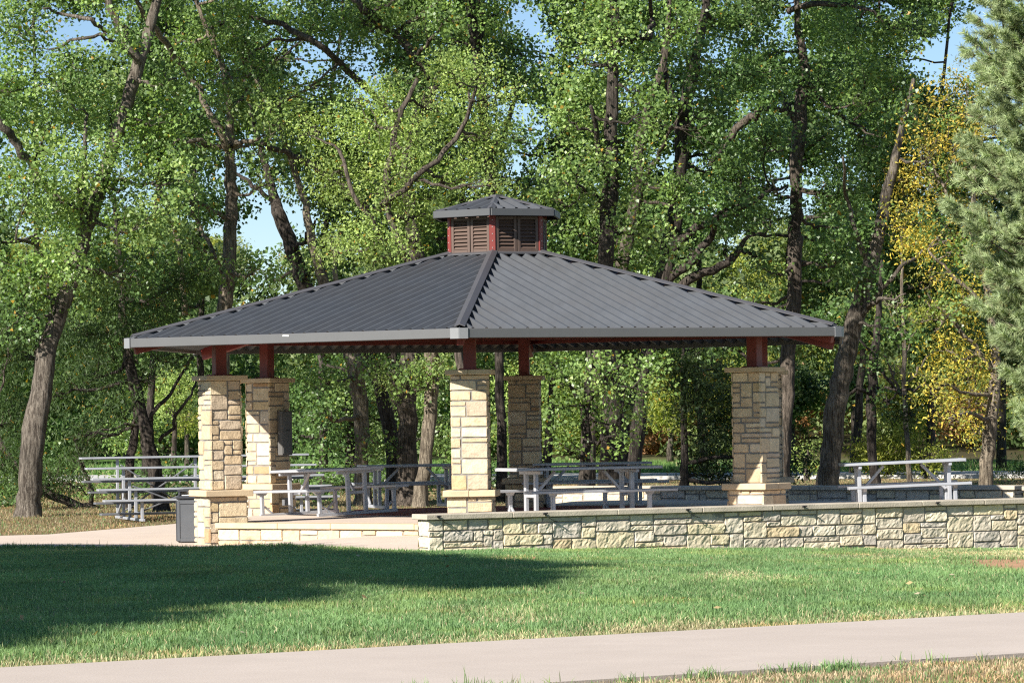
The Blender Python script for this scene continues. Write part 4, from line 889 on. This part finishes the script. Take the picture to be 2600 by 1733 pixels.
# 13 yellow locust
tree('honey_locust_tree', 'golden yellow leaved tree beside the pine at the right', 'tree', 77.5,
     [[(2502, None, 40), (2504, 1226, 36), (2509, 1118, 36), (2525, 1006, 30), (2530, 900, 24), (2510, 760, 20), (2480, 620, 16), (2470, 450, 12), (2480, 300, 8)],
      [(2528, 950, 14), (2450, 850, 12), (2390, 780, 8), (2350, 760, 5)], [(2515, 800, 14), (2430, 700, 10), (2360, 640, 6)], [(2480, 620, 12), (2400, 500, 9), (2370, 420, 6)]],
     [(2230, 590, 60, 60, 'yellow', 0.47), (2210, 700, 70, 70, 'yellow', 0.63), (2170, 800, 60, 60, 'yellow', 0.63), (2230, 820, 60, 70, 'yellow', 0.58), (2150, 880, 50, 50, 'yellow', 0.63), (2210, 920, 70, 50, 'yellow', 0.63), (2250, 990, 50, 50, 'yellow', 0.47), (2180, 960, 40, 30, 'yellow', 0.47), (2280, 900, 40, 60, 'gold', 0.42),
      (2150, 250, 70, 60, 'gold', 0.36), (2220, 190, 60, 60, 'gold', 0.42), (2200, 330, 70, 60, 'gold', 0.42), (2120, 330, 60, 50, 'gold', 0.36), (2250, 270, 50, 60, 'gold', 0.42), (2170, 430, 70, 50, 'gold', 0.42), (2230, 480, 60, 60, 'gold', 0.36), (2140, 640, 50, 50, 'gold', 0.36), (2160, 540, 50, 50, 'gold', 0.36), (2100, 260, 50, 50, 'dark', .8), (2190, 260, 60, 50, 'cotton', .5), (2160, 400, 60, 60, 'cotton', .45), (2210, 560, 50, 50, 'cotton', .4), (2180, 720, 50, 60, 'cottonlight', .4), (2220, 870, 50, 50, 'cottonlight', .35), (2120, 740, 50, 50, 'lime', .6)], barkm='bark_pale')
# 14 dark cedar behind the right column
tree('cedar_tree', 'dark feathery cedar behind the right stone column', 'tree', 88,
     [[(1740, None, 24), (1738, 1200, 22), (1736, 1100, 18), (1735, 950, 12), (1734, 860, 5)]],
     [(1570, 850, 50, 40, 'cedar', 1.6), (1590, 920, 70, 50, 'cedar', 1.8), (1640, 990, 60, 50, 'cedar', 1.8), (1620, 1050, 70, 40, 'cedar', 1.6), (1660, 1090, 50, 25, 'cedar', 1.4), (1660, 920, 40, 60, 'cedar', 1.5), (1830, 1060, 40, 35, 'cedar', 1.2), (1800, 1090, 50, 20, 'cedar', 1.2), (1570, 980, 30, 30, 'lime', .6), (1600, 800, 30, 30, 'cedar', 1.2), (1650, 850, 40, 40, 'cedar', 1.5)], barkm='bark_dark')
# 15 foliage seen under the roof
tree('mulberry_tree', 'leafy green tree seen under the roof between the back column and the right column', 'tree', 72,
     [[(1487, None, 30), (1487, 1150, 26), (1490, 1000, 22), (1495, 900, 16), (1500, 780, 10)], [(1490, 1020, 12), (1530, 960, 10), (1580, 920, 6)], [(1488, 1060, 12), (1450, 980, 9), (1400, 920, 5)]],
     [(1300, 870, 60, 50, 'cotton'), (1390, 860, 60, 50, 'cottonlight'), (1450, 900, 60, 50, 'cottonlight'), (1280, 950, 40, 50, 'cotton'), (1360, 940, 60, 50, 'cotton'), (1440, 970, 50, 40, 'cottonlight', .6), (1340, 830, 60, 30, 'cotton'), (1480, 830, 60, 30, 'cotton'), (1300, 1030, 50, 40, 'cotton', .8), (1410, 1000, 30, 40, 'cotton', .6), (1500, 860, 40, 50, 'cotton', .8), (1270, 830, 60, 40, 'cotton')], barkm='bark_dark')
for i, (lab, Yd, bx, cl) in enumerate([
    ('bushy green tree seen under the roof between the left columns and the thick brown trunk', 94, 800, [(700, 860, 50, 50, 'cotton'), (760, 920, 50, 60, 'cottonlight', .8), (720, 960, 40, 50, 'dark'), (830, 960, 60, 50, 'cottonlight', .8), (880, 920, 50, 50, 'cotton'), (770, 1000, 60, 40, 'dark'), (960, 940, 50, 60, 'cotton', .8), (1010, 990, 40, 50, 'cottonlight', .6), (860, 1040, 60, 30, 'cottonlight', .7), (790, 850, 50, 40, 'dark')]),
    ('dark tangled undergrowth tree just right of the back left column', 90, 740, [(700, 900, 40, 50, 'dark'), (740, 960, 40, 60, 'dark'), (690, 1000, 40, 40, 'dark'), (750, 1030, 40, 40, 'dark'), (840, 860, 60, 40, 'dark')])]):
    tree('mulberry_tree', lab, 'tree', Yd, [[(bx * DS, None, 24), (bx * DS + 5, 1150, 22), (bx * DS, 1000, 18), (bx * DS - 8, 900, 10)]], cl, barkm='bark_dark')
# bushes in the middle distance
def bush(label, Yd, cx, cy, rx, ry, kind, name='shrub', n=5, dens=1.0, size=1.2):
    cl = [(cx + random.uniform(-.5, .5) * rx, cy + random.uniform(-.35, .5) * ry, rx * random.uniform(.4, .65), ry * random.uniform(.4, .65), kind, dens, size, random.uniform(-1, 1)) for _ in range(n)]
    tree(name, label, 'shrub', Yd, [[(cx * DS, None, 14), (cx * DS, (cy + ry * .4) * DS, 10), (cx * DS + 6, (cy - ry * .3) * DS, 5)]], cl, barkm='bark_brown', group='shrubs in the woods behind', twigs=4)
bush('yellow-green willowy bush behind the terrace table', 100, 2040, 1020, 110, 75, 'lime', n=7, dens=.8)
bush('smaller lime bush at the right end of the terrace table', 99, 2130, 1045, 60, 50, 'lime', n=5, dens=.7)
bush('pale scrubby bush in front of the thick leaning trunk', 98, 1850, 1050, 50, 60, 'elm', n=4, dens=.5)
bush('rust brown brush on the bank seen right of the back column', 135, 1510, 1020, 90, 50, 'rust', n=6, dens=1.0, size=1.6)
bush('ochre and olive bush under the roof left of the cedar', 128, 1540, 900, 70, 80, 'lime', n=6, dens=1.0, size=1.5)
bush('ochre tinged brush behind the bleachers beside the left column', 125, 430, 960, 40, 45, 'lime', n=4, dens=.6, size=1.5)
bush('orange tinged brush at the right below the yellow tree', 140, 2260, 1030, 70, 40, 'rust', n=5, dens=.8, size=1.6)
bush('reddish shrub on the bank left of the thick leaning trunk', 138, 1780, 1010, 80, 60, 'rust', n=5, dens=.6, size=1.6)
bush('green leafy shrub behind the bleachers between the dark trunks', 112, 300, 1000, 90, 70, 'cotton', n=6, dens=.8, size=1.4)
bush('light green shrub behind the bleachers left of the stone columns', 110, 400, 900, 60, 70, 'elm', n=5, dens=.7, size=1.4)
bush('round green shrub seen under the roof beside the front middle column', 118, 1180, 1000, 60, 60, 'elm', n=5, dens=.8, size=1.4)
bush('olive shrub in the woods right of the thick leaning trunk', 118, 1960, 880, 70, 80, 'far', n=6, dens=1.0, size=1.3)
bush('tall olive shrub behind the bare pale trunk', 122, 2080, 900, 80, 110, 'lime', n=8, dens=.8, size=1.4)
bush('dark green shrub behind the right stone column', 120, 1820, 900, 70, 90, 'far', n=6, dens=1.2, size=1.3)

# denser trees further back that close the canopy
GAPS = [(612, 540, 48, 100), (195, 75, 40, 30), (790, 150, 35, 45), (1215, 20, 25, 20), (1625, 110, 25, 30), (1640, 590, 40, 35), (2250, 80, 40, 60), (720, 170, 35, 40), (1190, 290, 30, 50), (1090, 560, 30, 30), (1830, 480, 25, 60), (1560, 640, 40, 40), (1740, 640, 40, 40), (160, 350, 25, 30), (2120, 160, 30, 30), (2330, 280, 60, 40)]
def inside(x, y): return any(((x - gx) / ga) ** 2 + ((y - gy) / gb) ** 2 < 1 for gx, gy, ga, gb in GAPS)
back_specs = [(90, 96), (330, 92), (480, 104), (720, 98), (900, 106), (1060, 95), (1250, 103), (1440, 97), (1620, 108), (1800, 96), (1960, 104), (2130, 100), (2300, 108)]
back_labs = ['far left behind the big cottonwood', 'behind the pale straight trunk', 'left of the open patch of sky', 'right of the open patch of sky', 'behind the bright fine leaved tree', 'directly left of the cupola', 'directly behind the cupola',
             'right of the cupola behind the glossy cottonwood', 'behind the leaning trunk over the right roof slope', 'over the middle of the right roof slope', 'over the right end of the roof', 'between the thick leaning trunk and the yellow tree', 'behind the pine']
for (bx, Yd), lb_ in zip(back_specs, back_labs):
    cl = []
    for _ in range(62):
        cx, cy = bx + random.uniform(-150, 150), random.uniform(-200, 820)
        rx, ry = random.uniform(55, 80), random.uniform(45, 70)
        if any(((cx - gx) / (ga + rx * .75)) ** 2 + ((cy - gy) / (gb + ry * .75)) ** 2 < 1 for gx, gy, ga, gb in GAPS): continue
        if cy > 700 and random.random() < .3: continue
        cl.append((cx, cy, rx, ry, random.choice(['dark', 'cotton', 'far', 'dark']), .65, 1.35, random.uniform(-2.5, 2.5)))
    lean = random.uniform(-60, 60); s0 = bx * DS
    tree('forest_tree', 'shadowy green woodland tree ' + lb_, 'tree', Yd, [[(s0, None, 20), (s0 + lean * .6, 900, 17), (s0 + lean * .3, 650, 14), (s0 + lean, 450, 12), (s0 + lean * .8, 250, 9), (s0 + lean * 1.4, 60, 7), (s0 + lean * 1.6, -180, 5), (s0 + lean * 1.5, -400, 4)]], cl, barkm='bark_dark', group='woodland trees further back', twigs=2)

# far woods: one mass of scrub on the rising ground
cl = []
for _ in range(980):
    Yd = random.uniform(130, 185); X_ = random.uniform(-.20, .21) * Yd; px_, _ = proj(np.array([X_, Yd, 1.0])); dx = px_ / DS
    zb = float(ground_z(X_, Yd)); top = 5.6 if 500 < dx < 720 else (6.5 if dx < 1500 else 6.0)
    h = random.uniform(.3, max(1.0, top - zb)); kind = random.choice(['far', 'far', 'dark', 'willow'] if dx < 680 else ['far', 'dark', 'haze', 'cotton'] if dx < 1200 else ['haze', 'lime', 'far', 'rust', 'haze', 'elm'] if dx > 1450 else ['haze', 'elm', 'cotton', 'lime'])
    if h < 1.6 and dx > 1400 and random.random() < .3: kind = 'rust'
    cl.append(((X_, Yd, zb + h), (random.uniform(1.1, 1.9), 1.2, random.uniform(.8, 1.3)), kind, .42, 1.7))
for _ in range(230):
    Yd = random.uniform(185, 235); X_ = random.uniform(-.16, .17) * Yd; px_, _ = proj(np.array([X_, Yd, 5.0])); dx = px_ / DS
    zb = float(ground_z(X_, Yd)); top = 7.5 if 545 < dx < 690 else 13.5
    cl.append(((X_, Yd, random.uniform(zb + 1, top - 1.3)), (random.uniform(1.6, 2.4), 1.6, random.uniform(1.1, 1.7)), random.choice(['haze', 'haze', 'lime', 'far']), .42, 2.3))
o = crown_mesh('woods', cl, None, .8)
for q in o: tag(q, 'mass of scrub and young woods on the bank beyond the road', kind='stuff')
# low undergrowth around the trunks
cl = []
for _ in range(150):
    Yd = random.uniform(80, 97); X_ = random.uniform(-.15, .15) * Yd
    if X_ > 0 and Yd < 84: continue
    zb = float(ground_z(X_, Yd)); px_, _ = proj(np.array([X_, Yd, zb])); dx = px_ / DS
    dens = 1 if dx < 130 or 680 < dx < 900 else (.3 if dx < 1050 else .06)
    if random.random() > dens: continue
    cl.append(((X_, Yd, zb + random.uniform(.1, .7)), (random.uniform(.4, .8), .5, random.uniform(.25, .5)), random.choice(['dark', 'willow', 'cotton', 'far']), .9, 1.0))
for q in crown_mesh('undergrowth', cl, None, .8): tag(q, 'low leafy undergrowth around the tree trunks', kind='stuff')

# ------------------------------------------------------------------ pine at the right
def pine():
    Yp, Xp = 66.0, 10.25; zb = float(ground_z(Xp, Yp)); org = np.array([Xp, Yp, zb]); H = 14.5
    t_ = thing('pine_tree', 'large long needled pine with bristly blue-green boughs at the right edge', 'tree', org); mb = MB()
    mb.tube(np.array([(0, 0, -.1), (0.03, 0, 3), (-.02, 0, 7), (0, 0, 11), (0, 0, H)]), [.24, .21, .15, .09, .02], 10, lump=.1)
    P, D = [], []   # shoot positions / directions
    z = 1.3
    while z < H - .3:
        rad = np.interp(z, [1.0, 1.8, 2.6, 3.3, 4.0, 4.8, 5.5, 7.2, 8.7, 10, 12, 14.5], [.65, .9, 1.2, 1.4, 1.6, 2.0, 2.15, 1.95, 1.6, 1.35, .85, .15])
        nb = random.randint(6, 8); a0 = random.uniform(0, 6.28)
        for b in range(nb):
            a = a0 + 6.283 * b / nb + random.uniform(-.3, .3); L = rad * random.uniform(.72, 1.12); zz = z + random.uniform(-.18, .18)
            d = np.array([math.cos(a), math.sin(a), 0]); sd = np.array([-d[1], d[0], 0]); k = 9; tt = np.linspace(0, 1, k)
            pts = np.array([0, 0, zz]) + d * (tt * L)[:, None] + np.array([0, 0, 1.0]) * (L * (.05 * tt - .22 * tt * (1 - tt) * 1.4 + .16 * tt ** 3))[:, None]
            mb.tube(pts, .03 * (1 - .8 * tt) * (.6 + L / 4), 5, cap=False)
            for i in range(2, k):
                m_ = 2 if i < 4 else 3
                for _ in range(m_):
                    off = sd * random.uniform(-1, 1) * L * .34 * (1.12 - tt[i]) + np.array([0, 0, random.uniform(-.05, .14)]); q = pts[i] + off
                    dd = d * .9 + sd * np.dot(off, sd) * 1.1 + np.array([0, 0, random.uniform(.15, .75)]) + np.array([random.gauss(0, .25) for _ in range(3)])
                    P.append(q); D.append(dd / np.linalg.norm(dd))
                    if random.random() < .3:
                        mb.tube(np.array([pts[i], q]), [.009, .006], 3, cap=False)
            P.append(pts[-1]); D.append(d * .7 + np.array([0, 0, .6]))
        z += random.uniform(.27, .36)
    P, D = np.array(P), np.array(D); D /= np.linalg.norm(D, axis=1)[:, None]; ns = len(P); m_ = 140
    u = rng.random((ns, m_)); Ls = rng.uniform(.22, .38, ns)
    base = P[:, None] + D[:, None] * (u * Ls[:, None])[..., None]
    nd = rng.normal(0, 1, (ns, m_, 3)); nd -= (nd * D[:, None]).sum(-1, keepdims=True) * D[:, None]; nd /= np.linalg.norm(nd, axis=-1, keepdims=True)
    nd = nd * .8 + D[:, None] * rng.uniform(.45, 1.0, (ns, m_, 1)) + np.array([0, 0, -.05]); nd /= np.linalg.norm(nd, axis=-1, keepdims=True)
    ln = rng.uniform(.11, .17, (ns, m_, 1)); sdv = np.cross(nd, rng.normal(0, 1, (ns, m_, 3))); sdv /= np.linalg.norm(sdv, axis=-1, keepdims=True)
    w_ = .0062; V = np.stack([base - sdv * w_, base + sdv * w_, base + nd * ln], 2).reshape(-1, 3)
    tone = np.repeat(rng.uniform(.75, 1.25, ns), m_); cA = np.array([.40, .46, .22]); cB = np.array([.29, .38, .195]); mixv = rng.random(ns * m_)[:, None]
    C = (cA * mixv + cB * (1 - mixv)) * tone[:, None]; old = (u.ravel() < .2) & (rng.random(ns * m_) < .4); C[old] = np.array([.13, .10, .045])
    mb.build('trunk', MT['bark_brown'], t_, smooth=True)
    npmesh('crown', V, np.arange(len(V)).reshape(-1, 3), np.repeat(C, 3, 0), MT['needle'], t_)
pine()

# ------------------------------------------------------------------ the tree off to the left whose shadow falls on the lawn
def on_lawn(px, py):
    lo, hi = 15.0, 90.0
    for _ in range(40):
        m_ = (lo + hi) / 2; P = at(px, py, m_)
        if P[2] > float(ground_z(P[0], P[1])): lo = m_
        else: hi = m_
    return P[:2]
poly = np.array([on_lawn(*k) for k in [(-900, 1395), (-400, 1390), (0, 1388), (400, 1391), (800, 1402), (1000, 1413), (1200, 1425), (1430, 1436), (1460, 1445), (1360, 1466), (1320, 1490), (1280, 1502), (1200, 1503), (1100, 1490), (1000, 1480), (900, 1472), (830, 1476), (790, 1490), (800, 1525), (740, 1540), (680, 1540), (600, 1528), (540, 1548), (480, 1545), (420, 1532), (405, 1570), (400, 1588), (320, 1602), (190, 1590), (150, 1562), (60, 1560), (40, 1640), (-60, 1660), (-300, 1640), (-900, 1560)]])
hx, hy = on_lawn(150, 1463); holes = [(hx, hy, .42, 1.6), (*on_lawn(600, 1500), .15, .8)]
def inpoly(p):
    x, y = p; c_ = False; j = len(poly) - 1
    for i in range(len(poly)):
        xi, yi = poly[i]; xj, yj = poly[j]
        if (yi > y) != (yj > y) and x < (xj - xi) * (y - yi) / (yj - yi) + xi: c_ = not c_
        j = i
    return c_
cl = []; tries = 0
while len(cl) < 2300 and tries < 90000:
    tries += 1; q = np.array([random.uniform(-14, 1.3), random.uniform(26, 57.5)]); r_ = random.choice([.42, .22])
    if not all(inpoly(q + np.array(d) * r_ * .7) for d in ((1, 0), (-1, 0), (0, 1.3), (0, -1.3))): continue
    if any(((q[0] - a) / b) ** 2 + ((q[1] - c_) / d) ** 2 < 1 for a, c_, b, d in holes): continue
    h = random.uniform(7.2, 11); P = np.array([q[0], q[1], float(ground_z(*q))]) + SUN * (h / SUN[2])
    px_, py_ = proj(P)
    if -250 < px_ < 2600 and py_ > -250: continue
    cl.append((P, (r_, r_ * 1.3, r_ * .8), 'dark', 2.3, 1.7))
cen = np.mean([c_[0] for c_ in cl], axis=0); org = np.array([cen[0], cen[1], float(ground_z(cen[0], cen[1]))])
t_ = thing('maple_tree', 'spreading tree off to the left whose shadow lies across the lawn', 'tree', org); mb = MB()
mb.tube(np.array([(0, 0, -.1), (0, .1, 2.5), (.1, 0, 5.5), (0, 0, 8.5)]), [.32, .26, .2, .1], 12, lump=.15)
for c_ in cl[::7]:
    e = c_[0] - org; mb.tube(np.array([(0.05, 0, 4.5 + .2 * random.random()), (e[0] * .5, e[1] * .5, 4.8 + (e[2] - 4.8) * .65), tuple(e)]), [.09, .06, .02], 6)
mb.build('trunk', MT['bark_brown'], t_, smooth=True); crown_mesh('crown', cl, t_, 1.0, origin=org)
print('verts', sum(len(o.data.vertices) for o in bpy.data.objects if o.type == 'MESH'), 'objects', len(bpy.data.objects))
